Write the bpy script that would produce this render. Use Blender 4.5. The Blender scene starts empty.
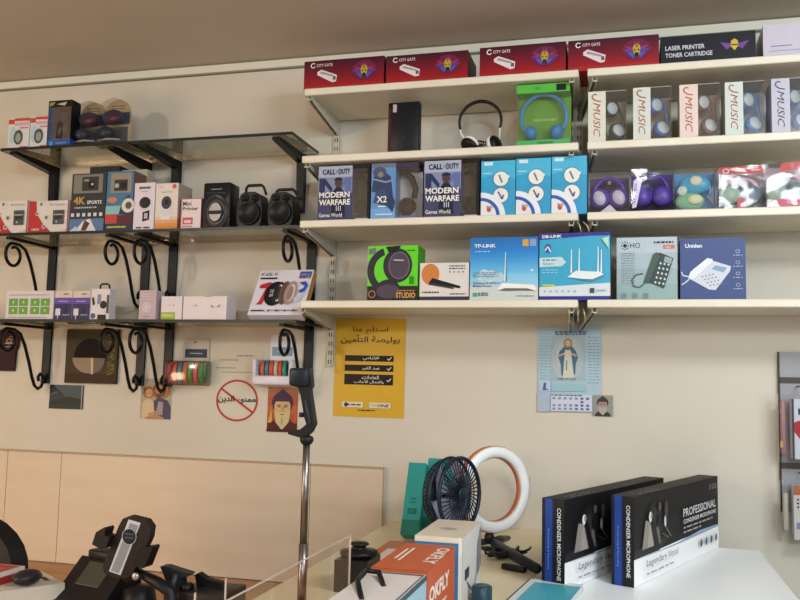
import bpy, bmesh, math, random
from mathutils import Vector, Matrix
random.seed(7)
SC = bpy.context.scene
COL = SC.collection
PI = math.pi
R = math.radians

# ------------------------------------------------------------------ camera model (wall is the plane y=0, room at y<0)
F = 858.0; CAMY = -2.7; CAMZ = 1.55
PITCH, YAW, ROLL = .0962, -.262, .0220
def _rot():
    cy, sy = math.cos(YAW), math.sin(YAW); cp, sp = math.cos(PITCH), math.sin(PITCH); cr, sr = math.cos(ROLL), math.sin(ROLL)
    Ry = Matrix(((cy, 0, -sy), (0, 1, 0), (sy, 0, cy)))
    Rp = Matrix(((1, 0, 0), (0, cp, sp), (0, -sp, cp)))
    Rr = Matrix(((cr, -sr, 0), (sr, cr, 0), (0, 0, 1)))
    return Rr @ Rp @ Ry
MR = _rot()
def P(px, py, y=0.0):                       # photo pixel -> point of the plane y
    w = MR.transposed() @ Vector(((px-400)/F, (py-300)/F, 1)); t = (y-CAMY)/w[2]
    return Vector((w[0]*t, y, CAMZ-w[1]*t))
def G(px, py, z):                           # photo pixel -> point of the level z
    w = MR.transposed() @ Vector(((px-400)/F, (py-300)/F, 1)); t = (CAMZ-z)/w[1]
    return Vector((w[0]*t, CAMY+w[2]*t, z))
def XA(px, z, y):                           # x of the photo column px at height z, depth y
    k = (px-400)/F; b, d = CAMZ-z, y-CAMY
    a0 = MR[0][1]*b+MR[0][2]*d; a2 = MR[2][1]*b+MR[2][2]*d
    return (k*a2-a0)/(MR[0][0]-k*MR[2][0])
def ZA(py, x, y):                           # z of the photo row py at x, y
    k = (py-300)/F; d = y-CAMY
    a1 = MR[1][0]*x+MR[1][2]*d; a2 = MR[2][0]*x+MR[2][2]*d
    return CAMZ-(k*a2-a1)/(MR[1][1]-k*MR[2][1])

# ------------------------------------------------------------------ materials
def s2l(c): c /= 255.0; return c/12.92 if c <= .04045 else ((c+.055)/1.055)**2.4
K = .95
_mats = {}
def new_mat(name):
    m = bpy.data.materials.new(name); m.use_nodes = True
    return m, m.node_tree.nodes, m.node_tree.links, m.node_tree.nodes['Principled BSDF']
def C(h, rough=.5, metal=0.0, var=.05, scale=60, bump=0.0, k=None):
    key = (h, rough, metal, var, scale, bump, k)
    if key in _mats: return _mats[key]
    kk = K if k is None else k
    rgb = [min(.9, s2l(int(h[i:i+2], 16))*kk) for i in (0, 2, 4)]
    m, N, L, b = new_mat('surface_'+h)
    tc = N.new('ShaderNodeTexCoord'); nz = N.new('ShaderNodeTexNoise'); nz.inputs['Scale'].default_value = scale; nz.inputs['Detail'].default_value = 3
    L.new(tc.outputs['Object'], nz.inputs['Vector'])
    mx = N.new('ShaderNodeMix'); mx.data_type = 'RGBA'
    mx.inputs[6].default_value = [c*(1-var) for c in rgb]+[1]; mx.inputs[7].default_value = [min(1, c*(1+var)) for c in rgb]+[1]
    L.new(nz.outputs['Fac'], mx.inputs[0]); L.new(mx.outputs[2], b.inputs['Base Color'])
    b.inputs['Roughness'].default_value = max(rough, .3) if metal < .5 else rough; b.inputs['Metallic'].default_value = metal; b.inputs['Specular IOR Level'].default_value = .28 if sum(rgb) < .35 else .42
    if bump:
        bp = N.new('ShaderNodeBump'); bp.inputs['Strength'].default_value = bump; bp.inputs['Distance'].default_value = .002
        L.new(nz.outputs['Fac'], bp.inputs['Height']); L.new(bp.outputs[0], b.inputs['Normal'])
    _mats[key] = m; return m
def two_tone(name, h1, h2, axis_scale, rough=.6, noise=3.0, k=None, bump=.1, lo=.35, hi=.65):
    kk = K if k is None else k
    m, N, L, b = new_mat(name)
    tc = N.new('ShaderNodeTexCoord'); mp = N.new('ShaderNodeMapping'); mp.inputs['Scale'].default_value = axis_scale
    nz = N.new('ShaderNodeTexNoise'); nz.inputs['Scale'].default_value = noise; nz.inputs['Detail'].default_value = 6
    rp = N.new('ShaderNodeValToRGB'); rp.color_ramp.elements[0].position = lo; rp.color_ramp.elements[1].position = hi
    rp.color_ramp.elements[0].color = [s2l(int(h1[i:i+2], 16))*kk for i in (0, 2, 4)]+[1]
    rp.color_ramp.elements[1].color = [s2l(int(h2[i:i+2], 16))*kk for i in (0, 2, 4)]+[1]
    L.new(tc.outputs['Object'], mp.inputs[0]); L.new(mp.outputs[0], nz.inputs['Vector']); L.new(nz.outputs['Fac'], rp.inputs[0]); L.new(rp.outputs[0], b.inputs['Base Color'])
    b.inputs['Roughness'].default_value = rough
    if bump:
        n2 = N.new('ShaderNodeTexNoise'); n2.inputs['Scale'].default_value = 90; L.new(tc.outputs['Object'], n2.inputs['Vector'])
        bp = N.new('ShaderNodeBump'); bp.inputs['Strength'].default_value = bump; bp.inputs['Distance'].default_value = .003
        L.new(n2.outputs['Fac'], bp.inputs['Height']); L.new(bp.outputs[0], b.inputs['Normal'])
    return m
def clear(name, tint=(.96, .97, .97), gl=.08, gmax=.6, rough=.06, wrinkle=0):
    m, N, L, b = new_mat(name); N.remove(b)
    out = [n for n in N if n.type == 'OUTPUT_MATERIAL'][0]
    t = N.new('ShaderNodeBsdfTransparent'); t.inputs[0].default_value = (*tint, 1)
    g = N.new('ShaderNodeBsdfGlossy'); g.inputs['Roughness'].default_value = rough; g.inputs[0].default_value = (.95, .95, .95, 1)
    lw = N.new('ShaderNodeFresnel'); lw.inputs['IOR'].default_value = 1.5
    mr = N.new('ShaderNodeMapRange'); mr.inputs[3].default_value = gl; mr.inputs[4].default_value = gmax
    L.new(lw.outputs[0], mr.inputs[0])
    ms = N.new('ShaderNodeMixShader'); L.new(mr.outputs[0], ms.inputs[0]); L.new(t.outputs[0], ms.inputs[1]); L.new(g.outputs[0], ms.inputs[2]); L.new(ms.outputs[0], out.inputs[0])
    if wrinkle:
        tc = N.new('ShaderNodeTexCoord'); nz = N.new('ShaderNodeTexNoise'); nz.inputs['Scale'].default_value = 14; nz.inputs['Detail'].default_value = 2
        L.new(tc.outputs['Object'], nz.inputs['Vector'])
        bp = N.new('ShaderNodeBump'); bp.inputs['Strength'].default_value = wrinkle; bp.inputs['Distance'].default_value = .01
        L.new(nz.outputs['Fac'], bp.inputs['Height']); L.new(bp.outputs[0], g.inputs['Normal']); L.new(bp.outputs[0], lw.inputs['Normal'])
    return m
CLEAR = clear('clear_blister_plastic')
BAG = clear('crinkled_clear_plastic', (.95, .95, .96), .015, .4, .09, .25)
ACRYL = clear('clear_acrylic', (.975, .98, .98), .0, .16, .03)
GLASS = clear('tinted_shelf_glass', (.80, .78, .66), .13, .8, .05)
IRON = C('16171a', .38, .4, .2, 40, .2)
IRON_T = C('10171d', .4, .2, .3, 30, .2)
BLK = C('0f0f12', .45); BLKG = C('121317', .4); WHT = C('e9e6e2', .55); DARKGREY = C('33343a', .45)
WALLM = two_tone('painted_wall', 'b3ada0', 'bab4a7', (1, 1, 1), .75, 1.6, 1.25, .12)
CEILM = two_tone('ceiling_paint', 'a89f94', 'b2a99e', (1, 1, 1), .85, 1.2, 1.35, .1)
CREAM = C('d9cfb8', .5, 0, .03, 20)
SHELFM = two_tone('cream_laminate', 'd8d0bc', 'e0d8c6', (2, 2, 2), .42, 3, 1.0, .03)
BOARDM = two_tone('beige_melamine_board', 'bfae98', 'c6b6a0', (1, 1, 6), .5, 2, 1.15, .05)
LOWM = two_tone('tan_wood_board', 'a8784f', 'b98a60', (1, 8, 1), .5, 3, 1.1, .05)
DESKL = two_tone('cream_counter_top', 'cdbf98', 'd6c9a5', (1, 3, 1), .38, 3, 1.15, .02)
DESKW = two_tone('white_counter_top', 'dfe2e3', 'e6e9ea', (1, 1, 1), .35, 2, 1.15, .02)
CHROME = C('8d8786', .3, 1.0, .06, 15)
STEEL = C('c6c0b0', .4, .0, .05, 30)

# ------------------------------------------------------------------ mesh builder
_txt = {}
def text_mesh(s, bold=0.0, shear=0.0):
    k = (s, bold, shear)
    if k in _txt: return _txt[k]
    cu = bpy.data.curves.new('t', 'FONT'); cu.body = s; cu.size = 1; cu.resolution_u = 2; cu.offset = bold; cu.shear = shear
    ob = bpy.data.objects.new('t', cu); COL.objects.link(ob)
    dg = bpy.context.evaluated_depsgraph_get(); ev = ob.evaluated_get(dg); me = ev.to_mesh()
    vs = [(v.co.x, v.co.y) for v in me.vertices]; fs = [tuple(p.vertices) for p in me.polygons]
    ev.to_mesh_clear(); bpy.data.objects.remove(ob); bpy.data.curves.remove(cu)
    if not vs: vs = [(0, 0), (1, 0), (1, 1)]; fs = []
    x0 = min(v[0] for v in vs); x1 = max(v[0] for v in vs); y0 = min(v[1] for v in vs); y1 = max(v[1] for v in vs)
    _txt[k] = (vs, fs, x0, x1, y0, y1); return _txt[k]
# Arabic letter forms: isolated, final, initial, medial
AR = {'ا': 'ﺍﺎ', 'أ': 'ﺃﺄ', 'إ': 'ﺇﺈ', 'ب': 'ﺏﺐﺑﺒ', 'ت': 'ﺕﺖﺗﺘ', 'ة': 'ﺓﺔ', 'ج': 'ﺝﺞﺟﺠ', 'د': 'ﺩﺪ', 'ر': 'ﺭﺮ', 'ز': 'ﺯﺰ', 'س': 'ﺱﺲﺳﺴ',
      'ص': 'ﺹﺺﺻﺼ', 'ض': 'ﺽﺾﺿﻀ', 'ع': 'ﻉﻊﻋﻌ', 'غ': 'ﻍﻎﻏﻐ', 'ل': 'ﻝﻞﻟﻠ', 'م': 'ﻡﻢﻣﻤ', 'ن': 'ﻥﻦﻧﻨ', 'و': 'ﻭﻮ', 'ي': 'ﻱﻲﻳﻴ'}
def arabic(s):
    s = s.replace('لإ', '\u0001').replace('لأ', '\u0002').replace('لا', '\u0003')
    lig = {'\u0001': 'ﻹﻺ', '\u0002': 'ﻷﻸ', '\u0003': 'ﻻﻼ'}
    out = []
    for i, ch in enumerate(s):
        fm = AR.get(ch) or lig.get(ch)
        if not fm: out.append(ch); continue
        pv = s[i-1] if i else ' '; nx = s[i+1] if i+1 < len(s) else ' '
        pj = len(AR.get(pv, '')) == 4; nj = len(fm) == 4 and (nx in AR or nx in lig)
        out.append(fm[(3 if nj else 1) if pj else (2 if nj else 0)])
    return ''.join(reversed(out))

class MB:
    def __init__(s): s.v = []; s.f = []; s.m = []; s.sm = []; s.mats = []; s.T = Matrix.Identity(4)
    def mi(s, m):
        if m not in s.mats: s.mats.append(m)
        return s.mats.index(m)
    def add(s, vs, fs, mat, smooth=False):
        o = len(s.v); s.v += [tuple(s.T @ Vector(v)) for v in vs]; k = s.mi(mat)
        for f in fs: s.f.append(tuple(i+o for i in f)); s.m.append(k); s.sm.append(smooth)
        return s
    def box(s, x0, x1, y0, y1, z0, z1, mat):
        return s.add([(x0, y0, z0), (x1, y0, z0), (x1, y1, z0), (x0, y1, z0), (x0, y0, z1), (x1, y0, z1), (x1, y1, z1), (x0, y1, z1)],
                     [(0, 3, 2, 1), (4, 5, 6, 7), (0, 1, 5, 4), (1, 2, 6, 5), (2, 3, 7, 6), (3, 0, 4, 7)], mat)
    def bbox(s, x0, x1, y0, y1, z0, z1, r, mat, seg=2):
        bm = bmesh.new(); bmesh.ops.create_cube(bm, size=1)
        for v in bm.verts: v.co = Vector(((x0+x1)/2+v.co.x*(x1-x0), (y0+y1)/2+v.co.y*(y1-y0), (z0+z1)/2+v.co.z*(z1-z0)))
        bmesh.ops.bevel(bm, geom=bm.edges[:], offset=r, segments=seg, affect='EDGES', profile=.5)
        return s.bm(bm, mat, seg > 1)
    def bm(s, bm, mat, smooth=False):
        bm.verts.ensure_lookup_table(); bm.verts.index_update()
        s.add([v.co.copy() for v in bm.verts], [tuple(v.index for v in f.verts) for f in bm.faces], mat, smooth); bm.free(); return s
    def prism(s, pts, O, U, V, t, mat, smooth=False):      # polygon pts in U,V plane at O, extruded by -t along U x V
        O, U, V = Vector(O), Vector(U), Vector(V); N = U.cross(V).normalized(); n = len(pts)
        a = [O+U*p[0]+V*p[1] for p in pts]; b = [p-N*t for p in a]
        s.add(a+b, [tuple(range(n)), tuple(range(2*n-1, n-1, -1))], mat)
        return s.add(a+b, [(i, n+i, n+(i+1) % n, (i+1) % n) for i in range(n)], mat, smooth)
    def tube(s, path, r, mat, seg=8, closed=False, flat=None):
        pts = [Vector(p) for p in path]; n = len(pts); rr = r if isinstance(r, (list, tuple)) else [r]*n
        vs = []; up = None
        for i, p in enumerate(pts):
            a = pts[(i-1) % n] if (closed or i) else p; b = pts[(i+1) % n] if (closed or i < n-1) else p
            t = (b-a).normalized()
            if up is None: up = t.orthogonal().normalized()
            up = (up-t*up.dot(t)).normalized() if (up-t*up.dot(t)).length > 1e-6 else t.orthogonal().normalized()
            w = t.cross(up)
            for k in range(seg):
                an = 2*PI*k/seg+PI/seg; vs.append(p+(up*math.cos(an)+w*math.sin(an))*rr[i])
        fs = []
        for i in range(n if closed else n-1):
            for k in range(seg):
                j = (i+1) % n; fs.append((i*seg+k, i*seg+(k+1) % seg, j*seg+(k+1) % seg, j*seg+k))
        if not closed: fs += [tuple(range(seg-1, -1, -1)), tuple((n-1)*seg+k for k in range(seg))]
        return s.add(vs, fs, mat, seg > 4)
    def bar(s, a, b, w, mat): return s.tube([a, b], w*.7071, mat, 4)
    def lathe(s, prof, O, A, mat, seg=24, sq=1.0, smooth=True, X=None):
        O, A = Vector(O), Vector(A).normalized(); X = Vector(X).normalized() if X else A.orthogonal().normalized(); Y = A.cross(X)
        vs = []; n = len(prof)
        for r, h in prof:
            for k in range(seg):
                an = 2*PI*k/seg; vs.append(O+A*h+X*(r*math.cos(an))+Y*(r*math.sin(an)*sq))
        fs = [(i*seg+k, i*seg+(k+1) % seg, (i+1)*seg+(k+1) % seg, (i+1)*seg+k) for i in range(n-1) for k in range(seg)]
        if prof[0][0] > 1e-5: fs.append(tuple(range(seg-1, -1, -1)))
        if prof[-1][0] > 1e-5: fs.append(tuple((n-1)*seg+k for k in range(seg)))
        return s.add(vs, fs, mat, smooth)
    def ball(s, c, rx, ry, rz, mat, rot=None, seg=16):
        bm = bmesh.new(); bmesh.ops.create_uvsphere(bm, u_segments=seg, v_segments=seg//2+2, radius=1)
        M = Matrix.Translation(c) @ (rot.to_4x4() if rot else Matrix.Identity(4)) @ Matrix.Diagonal((rx, ry, rz, 1))
        bmesh.ops.transform(bm, matrix=M, verts=bm.verts[:]); return s.bm(bm, mat, True)
    def build(s, name, parent=None, bevel=0):
        me = bpy.data.meshes.new(name); me.from_pydata(s.v, [], s.f)
        for m in s.mats: me.materials.append(m)
        for p, k, q in zip(me.polygons, s.m, s.sm): p.material_index = k; p.use_smooth = q
        me.validate(); me.update()
        o = bpy.data.objects.new(name, me); COL.objects.link(o)
        if parent is not None: o.parent = parent
        if bevel:
            b = o.modifiers.new('bevel', 'BEVEL'); b.width = bevel; b.segments = 2; b.limit_method = 'ANGLE'; b.angle_limit = R(50)
        return o

class Art:                                   # printing on one flat face, in face fractions (u right, v up)
    def __init__(s, mb, O, U, V, W, H): s.mb = mb; s.O, s.U, s.V = Vector(O), Vector(U), Vector(V); s.W, s.H = W, H; s.N = s.U.cross(s.V); s.l = 0
    def p(s, u, v): return s.O+s.U*(u*s.W)+s.V*(v*s.H)+s.N*(.0003+.00022*s.l)
    def poly(s, pts, m): s.l += 1; s.mb.add([s.p(u, v) for u, v in pts], [tuple(range(len(pts)))], m); return s
    def rect(s, u0, v0, u1, v1, m): return s.poly([(u0, v0), (u1, v0), (u1, v1), (u0, v1)], m)
    def ell(s, u, v, ru, rv, m, n=20, a0=0, a1=360):           # ru, rv in fractions of H
        k = s.H/s.W
        pts = [(u+ru*k*math.cos(R(a0+(a1-a0)*i/n)), v+rv*math.sin(R(a0+(a1-a0)*i/n))) for i in range(n if a1-a0 == 360 else n+1)]
        return s.poly(pts, m)
    def ring(s, u, v, ru, rv, w, m, n=32, a0=0, a1=360):
        s.l += 1; k = s.H/s.W; vs = []; 
        for i in range(n+1):
            a = R(a0+(a1-a0)*i/n)
            for q in (0, w): vs.append(s.p(u+(ru-q)*k*math.cos(a), v+(rv-q)*math.sin(a)))
        s.mb.add(vs, [(2*i+1, 2*i, 2*i+2, 2*i+3) for i in range(n)], m); return s
    def line(s, pts, w, m):                                     # polyline, w fraction of H
        k = s.H/s.W; s.l += 1
        for a, b in zip(pts[:-1], pts[1:]):
            d = Vector(((b[0]-a[0])/k, b[1]-a[1])); 
            if d.length < 1e-9: continue
            n = Vector((-d.y, d.x)).normalized()*w/2
            s.mb.add([s.p(a[0]-n.x*k, a[1]-n.y), s.p(b[0]-n.x*k, b[1]-n.y), s.p(b[0]+n.x*k, b[1]+n.y), s.p(a[0]+n.x*k, a[1]+n.y)], [(0, 1, 2, 3)], m)
        return s
    def grad(s, c0, c1, n=14, v0=0, v1=1):
        a = [int(c0[i:i+2], 16) for i in (0, 2, 4)]; b = [int(c1[i:i+2], 16) for i in (0, 2, 4)]
        for i in range(n):
            t = i/(n-1); s.rect(0, v0+(v1-v0)*i/n, 1, v0+(v1-v0)*(i+1)/n, C('%02x%02x%02x' % tuple(int(x+(y-x)*t) for x, y in zip(a, b)), .4)); s.l -= 1
        s.l += 1; return s
    def text(s, t, u, v, h, m, w=None, al='l', rot=0, bold=.0, shear=0.0):   # h: glyph height as fraction of H, w: width as fraction of W
        s.l += 1; vs, fs, x0, x1, y0, y1 = text_mesh(t, bold, shear)
        sy = h*s.H/max(1e-6, (y1-y0)); sx = sy if w is None else w*s.W/max(1e-6, (x1-x0))
        tw = (x1-x0)*sx; ox = {'l': 0, 'c': -tw/2, 'r': -tw}[al]; c, n = math.cos(R(rot)), math.sin(R(rot)); base = s.O+s.N*(.0003+.00022*s.l)
        pts = []
        for x, y in vs:
            a = (x-x0)*sx+ox; b = (y-y0)*sy
            pts.append(base+s.U*(u*s.W+a*c-b*n)+s.V*(v*s.H+a*n+b*c))
        s.mb.add(pts, fs, m); return s
    def bars(s, u, v, w, n, m, h=.02, gap=.045, seed=1):         # unreadably small print
        rd = random.Random(seed)
        for i in range(n):
            x = u; s.l += 0
            while x < u+w:
                q = rd.uniform(.02, .07); s.rect(x, v-i*gap, min(x+q, u+w), v-i*gap+h, m); s.l -= 1; x += q+.015
        s.l += 1; return s

def tag(o, label=None, cat=None, group=None, kind=None):
    if label: o['label'] = label
    if cat: o['category'] = cat
    if group: o['group'] = group
    if kind: o['kind'] = kind
    return o
def thing(name, label, cat, loc=(0, 0, 0), rz=0, group=None):
    o = bpy.data.objects.new(name, None); COL.objects.link(o); o.empty_display_size = .05
    o.location = loc; o.rotation_euler = (0, 0, rz); return tag(o, label, cat, group)
def front(mb, W, H, y=0): return Art(mb, (-W/2, y, 0), (1, 0, 0), (0, 0, 1), W, H)
def rside(mb, W, D, H): return Art(mb, (W/2, 0, 0), (0, 1, 0), (0, 0, 1), D, H)
def lside(mb, W, D, H): return Art(mb, (-W/2, D, 0), (0, -1, 0), (0, 0, 1), D, H)
def topf(mb, W, D, H): return Art(mb, (-W/2, 0, H), (1, 0, 0), (0, 1, 0), W, D)
def struct(mb, name, bevel=0): return tag(mb.build(name, None, bevel), kind='structure')
def dup(root, loc, rz, label):
    r = root.copy(); COL.objects.link(r); r.location = loc; r.rotation_euler = (0, 0, rz); r['label'] = label
    for ch in list(root.children):
        c = ch.copy(); COL.objects.link(c); c.parent = r
        for g in list(ch.children):
            d = g.copy(); COL.objects.link(d); d.parent = c
    return r

# ================================================================== THE ROOM
X0, X1, Y0, ZC = -4.2, 2.6, -5.6, 2.668
struct(MB().box(X0-.1, X1+.1, 0, .12, 0, ZC, WALLM), 'wall_back')
struct(MB().box(X0-.1, X0, Y0, 0, 0, ZC, WALLM), 'wall_left')
struct(MB().box(X1, X1+.1, Y0, 0, 0, ZC, WALLM), 'wall_right')
struct(MB().box(X0-.1, X1+.1, Y0-.1, Y0, 0, ZC, WALLM), 'wall_front')
struct(MB().box(X0-.1, X1+.1, Y0-.1, .12, -.1, 0, two_tone('floor_tiles', '8a8378', '968f84', (1, 1, 1), .4, 3, 1.0)), 'floor')
struct(MB().box(X0-.1, X1+.1, Y0-.1, .12, ZC, ZC+.1, CEILM), 'ceiling')
mb = MB(); mb.box(X0, X1, -.012, 0, 2.634, 2.662, C('c9c8ba', .6, 0, .03, 10, 0, 1.1)); mb.box(X0, X1, -.016, 0, 2.630, 2.635, C('8d8a7c', .7))
struct(mb, 'trim_1')
# beige boards lining the foot of the wall and the low worktop in front of them
BX = XA(383, 1.27, -.02); BZ = 1.278
def board(x0, x1, z0, z1, nm='wall_board'):
    m = MB().box(x0+.0012, x1-.0012, -.02, 0, z0, z1-.006, BOARDM); m.box(x0+.0012, x1-.0012, -.021, 0, z1-.006, z1, C('b09878', .5)); return m
for a, b, lab in ((-3.0, XA(5, 1.1, -.02), 'beige wall lining board at the far left edge behind the black chair'),
               (XA(5, 1.1, -.02), XA(59, 1.1, -.02), 'narrow beige wall lining board right behind the black office chair'),
               (XA(59, 1.1, -.02), XA(309, 1.1, -.02), 'wide beige wall lining board behind the phone holders'),
               (XA(309, 1.1, -.02), BX, 'beige wall lining board right of the thin steel pole, ending below the yellow poster')):
    tag(board(a, b, .895, BZ).build('wall_board'), lab, 'board', 'beige boards along the foot of the wall')
mb = MB().bbox(-3.0, -.765, -.75, -.0225, .865, .893, .002, LOWM, 1)
w = thing('low_worktop', 'tan low worktop under the beige boards along the wall', 'worktop')
mb.build('top_panel', w)
for x in (-2.95, -2.2, -.82):
    MB().box(x-.02, x+.02, -.72, -.03, 0, .864, BOARDM).build('side_panel', w)
# counter on the right: cream glass-topped half and white half
DZ = 1.11; DX0 = -.735
w = thing('sales_counter', 'long shop counter with cream left top carrying the fan and orange box', 'counter')
MB().bbox(DX0, -.215, -2.0, -.003, DZ-.03, DZ, .002, DESKL, 1).build('counter_top', w)
MB().box(DX0+.02, -.216, -1.95, -.02, 0, DZ-.031, BOARDM).build('body', w)
w = thing('white_counter', 'white topped counter carrying the two condenser microphone boxes', 'counter')
x1 = .347
MB().bbox(-.2145, x1, -2.0, -.09, DZ-.03, DZ, .002, DESKW, 1).build('counter_top', w)
MB().box(-.2145, x1-.02, -1.95, -.11, 0, DZ-.031, C('c9c9c6', .5)).build('body', w)
# near display counter, lower left
w = thing('display_counter', 'glass topped display counter at lower left, under the phone holders', 'counter')
FZ = 1.04
MB().bbox(-1.95, -.76, -1.95, -.955, FZ-.012, FZ, .002, C('b98a60', .3), 1).build('counter_top', w)
MB().box(-1.93, -.78, -1.93, -.975, 0, FZ-.013, LOWM).build('body', w)

# ================================================================== SHELVES
SZ = [2.452, 2.239, 2.037, 1.791]; SD = .28; ST = .022
gap0, gap1 = -.137, -.112
names = ['top', 'second', 'third', 'bottom']
for i, z in enumerate(SZ):
    for j, (a, b) in enumerate(((-.972 + (.01 if i == 3 else 0), gap0), (gap1, .82))):
        o = MB().bbox(a, b, -SD, -.012, z-ST, z, .0025, SHELFM, 1).build('wall_shelf')
        tag(o, '%s cream laminate shelf of the %s' % (names[i], ('left-hand white shelving bay', 'right-hand white shelving bay')[j]), 'shelf', 'cream wall shelves')
def standard(x, z0, z1, lab, tip=None):
    t = thing('shelf_standard', lab, 'shelf rail', (x, 0, 0), 0, 'slotted white shelf rails')
    mb = MB().box(-.010, .010, -.011, 0, z0, z1, STEEL)
    a = Art(mb, (-.010, -.011, z0), (1, 0, 0), (0, 0, 1), .020, z1-z0); n = int((z1-z0)/.03)
    for k in range(n):
        for u in (.2, .62): a.rect(u, (k+.25)/n, u+.18, (k+.7)/n, C('5b564a', .8)); a.l = 0
    mb.build('rail', t)
    d = Vector(((tip-x) if tip is not None else 0, -SD+.012, 0)).normalized(); w = Vector((-d.y, d.x, 0)); Q_ = lambda l, o, h: tuple(d*l+w*o+Vector((0, 0, h)))
    for z in SZ:
        b = MB(); zz = z-ST-.0005
        for sx in (-.006, .006):
            b.prism([(.012, 0), (SD-.012, 0), (SD-.008, -.008), (SD-.03, -.016), (.05, -.045), (.012, -.05)][::-1], tuple(w*sx+Vector((0, 0, zz))), tuple(d), (0, 0, 1), .0018, STEEL)
        b.tube([Q_(SD-.02, -.006, zz-.008), Q_(SD-.004, -.006, zz-.012), Q_(SD+.001, 0, zz-.014), Q_(SD-.004, .006, zz-.012), Q_(SD-.02, .006, zz-.008)], .0024, STEEL, 6)
        b.build('bracket', t)
    return t
standard(-.957, 1.60, 2.47, 'slotted white shelf rail left of the yellow poster')
standard(-.176, 1.752, 2.47, 'slotted white shelf rail above the calendar, left one of the pair', -.157)
standard(-.150, 1.752, 2.47, 'slotted white shelf rail above the calendar, right one of the pair', -.092)
standard(.78, 1.70, 2.47, 'slotted white shelf rail beyond the right edge')
# loose hanging hooks at the gap
for k, (px, py) in enumerate(((571, 318), (578, 320), (583, 318), (577, 217), (583, 217))):
    c = P(px, py, -.262)
    zt = 1.7675 if k < 3 else 2.0135
    o = MB().tube([(c.x, -.262, zt), (c.x+.004*(k-1), -.266, zt-.012), (c.x+.006*(k-1), -.262, zt-.03), (c.x+.004*(k-1), -.24, zt-.036), (c.x, -.225, zt-.02)], .0022, C('b8ac90', .4, .5), 6).build('wire_hook')
    tag(o, ['wire hook under the bottom white shelf, left of three', 'wire hook under the bottom white shelf, middle of three', 'wire hook under the bottom white shelf, right of three',
            'wire hook under the third shelf, left of two', 'wire hook under the third shelf, right of two'][k], 'hook', 'wire hooks under the shelf joint')

# black iron shelving on the left
LZ = [2.327, 2.029, 1.735]; LD = .25
posts = [(-2.050, 'leftmost'), (-1.664, 'second from left'), (-1.556, 'third from left'), (-1.035, 'rightmost')]
def scroll(x, z, mat=IRON):
    m = MB(); n = 22; pts = []
    for i in range(n):                      # loop under the shelf front, wound from inside out
        a = R(115-i*17.5); r = .024+.016*min(1, i/12); pts.append((x, -.212+r*math.cos(a), z-.047+r*math.sin(a)))
    pts += [(x, -.185, z-.010), (x, -.155, z-.022), (x, -.128, z-.060), (x, -.100, z-.120), (x, -.080, z-.172), (x, -.064, z-.202), (x, -.044, z-.214), (x, -.026, z-.206)]
    pts += [(x, -.017, z-.188), (x, -.021, z-.168), (x, -.036, z-.160), (x, -.046, z-.172), (x, -.042, z-.186)]
    m.tube(pts, .0056, mat, 8); return m
for k, (x, nm) in enumerate(posts):
    t = thing('iron_shelf_bracket', 'black wrought iron shelf upright with scroll brackets, %s' % nm, 'shelf bracket', (0, 0, 0), 0, 'black iron shelf uprights')
    MB().box(x-.016, x+.016, -.010, -.0005, 1.52+(.03 if k == 3 else 0), 2.022, IRON_T).build('upright', t)
    xt = (-2.058, -1.672, -1.553, -1.078)[k]
    # tapered plain bracket of the upper shelf
    m = MB(); m.prism([(-.001, 0), (-.24, 0), (-.24, -.010), (-.03, -.030), (-.022, -.20), (-.001, -.20)], (xt+.013, 0, LZ[0]-.0096), (0, 1, 0), (0, 0, 1), .026, IRON)
    m.build('plain_bracket', t)
    for z in LZ[1:]:
        zz = z-.0096
        MB().box(x-.008, x+.008, -.245, -.0105, zz-.010, zz, IRON).build('arm', t)
        scroll(x, zz-.011).build('scroll', t)
EDGE = C('1c231f', .3)
def glass_shelf(x0, x1, z, lab, d=LD):
    t = thing('glass_shelf', lab, 'shelf', ((x0+x1)/2, 0, z), 0, 'glass shelves on iron brackets'); W = (x1-x0)/2
    MB().box(-W, W, -d+.0015, -.0130, -.008, 0, GLASS).build('glass_panel', t)
    m = MB().box(-W, W, -d, -d+.0014, -.009, .0005, EDGE); m.box(W, W+.0015, -d, -.0130, -.009, .0005, EDGE); m.box(-W-.0015, -W, -d, -.0130, -.009, .0005, EDGE); m.build('dark_edge', t)
glass_shelf(-2.10, -1.60, LZ[0], 'upper glass shelf carrying the boxed mice and blister packs')
glass_shelf(-1.592, -1.02, LZ[0], 'empty upper glass shelf above the black speakers')
glass_shelf(-2.6, -1.612, LZ[1], 'middle glass shelf under the red and white camera boxes')
glass_shelf(-1.608, -.985, LZ[1], 'middle glass shelf under the black speakers')
glass_shelf(-2.6, -1.612, LZ[2], 'lower glass shelf under the green printed box')
glass_shelf(-1.608, -.985, LZ[2], 'lower glass shelf under the watch box')

# ================================================================== CARTONS
def place(px0, px1, pyt, zb, yf, name, label, cat, group=None, rz=0, pyt_at=.5):
    zm = zb+.5*(ZA(pyt, XA((px0+px1)/2, zb, yf), yf)-zb); xa, xb = XA(px0, zm, yf), XA(px1, zm, yf); xm = (xa+xb)/2
    H = ZA(pyt, xa+(xb-xa)*pyt_at, yf)-zb; W = xb-xa-.001
    t = thing(name, label, cat, (xm, yf, zb+.0006), rz, group); t.rotation_euler.z = rz
    return t, W, H
def carton(W, D, H, mat): return MB().box(-W/2, W/2, 0, D, 0, H, mat)

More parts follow.
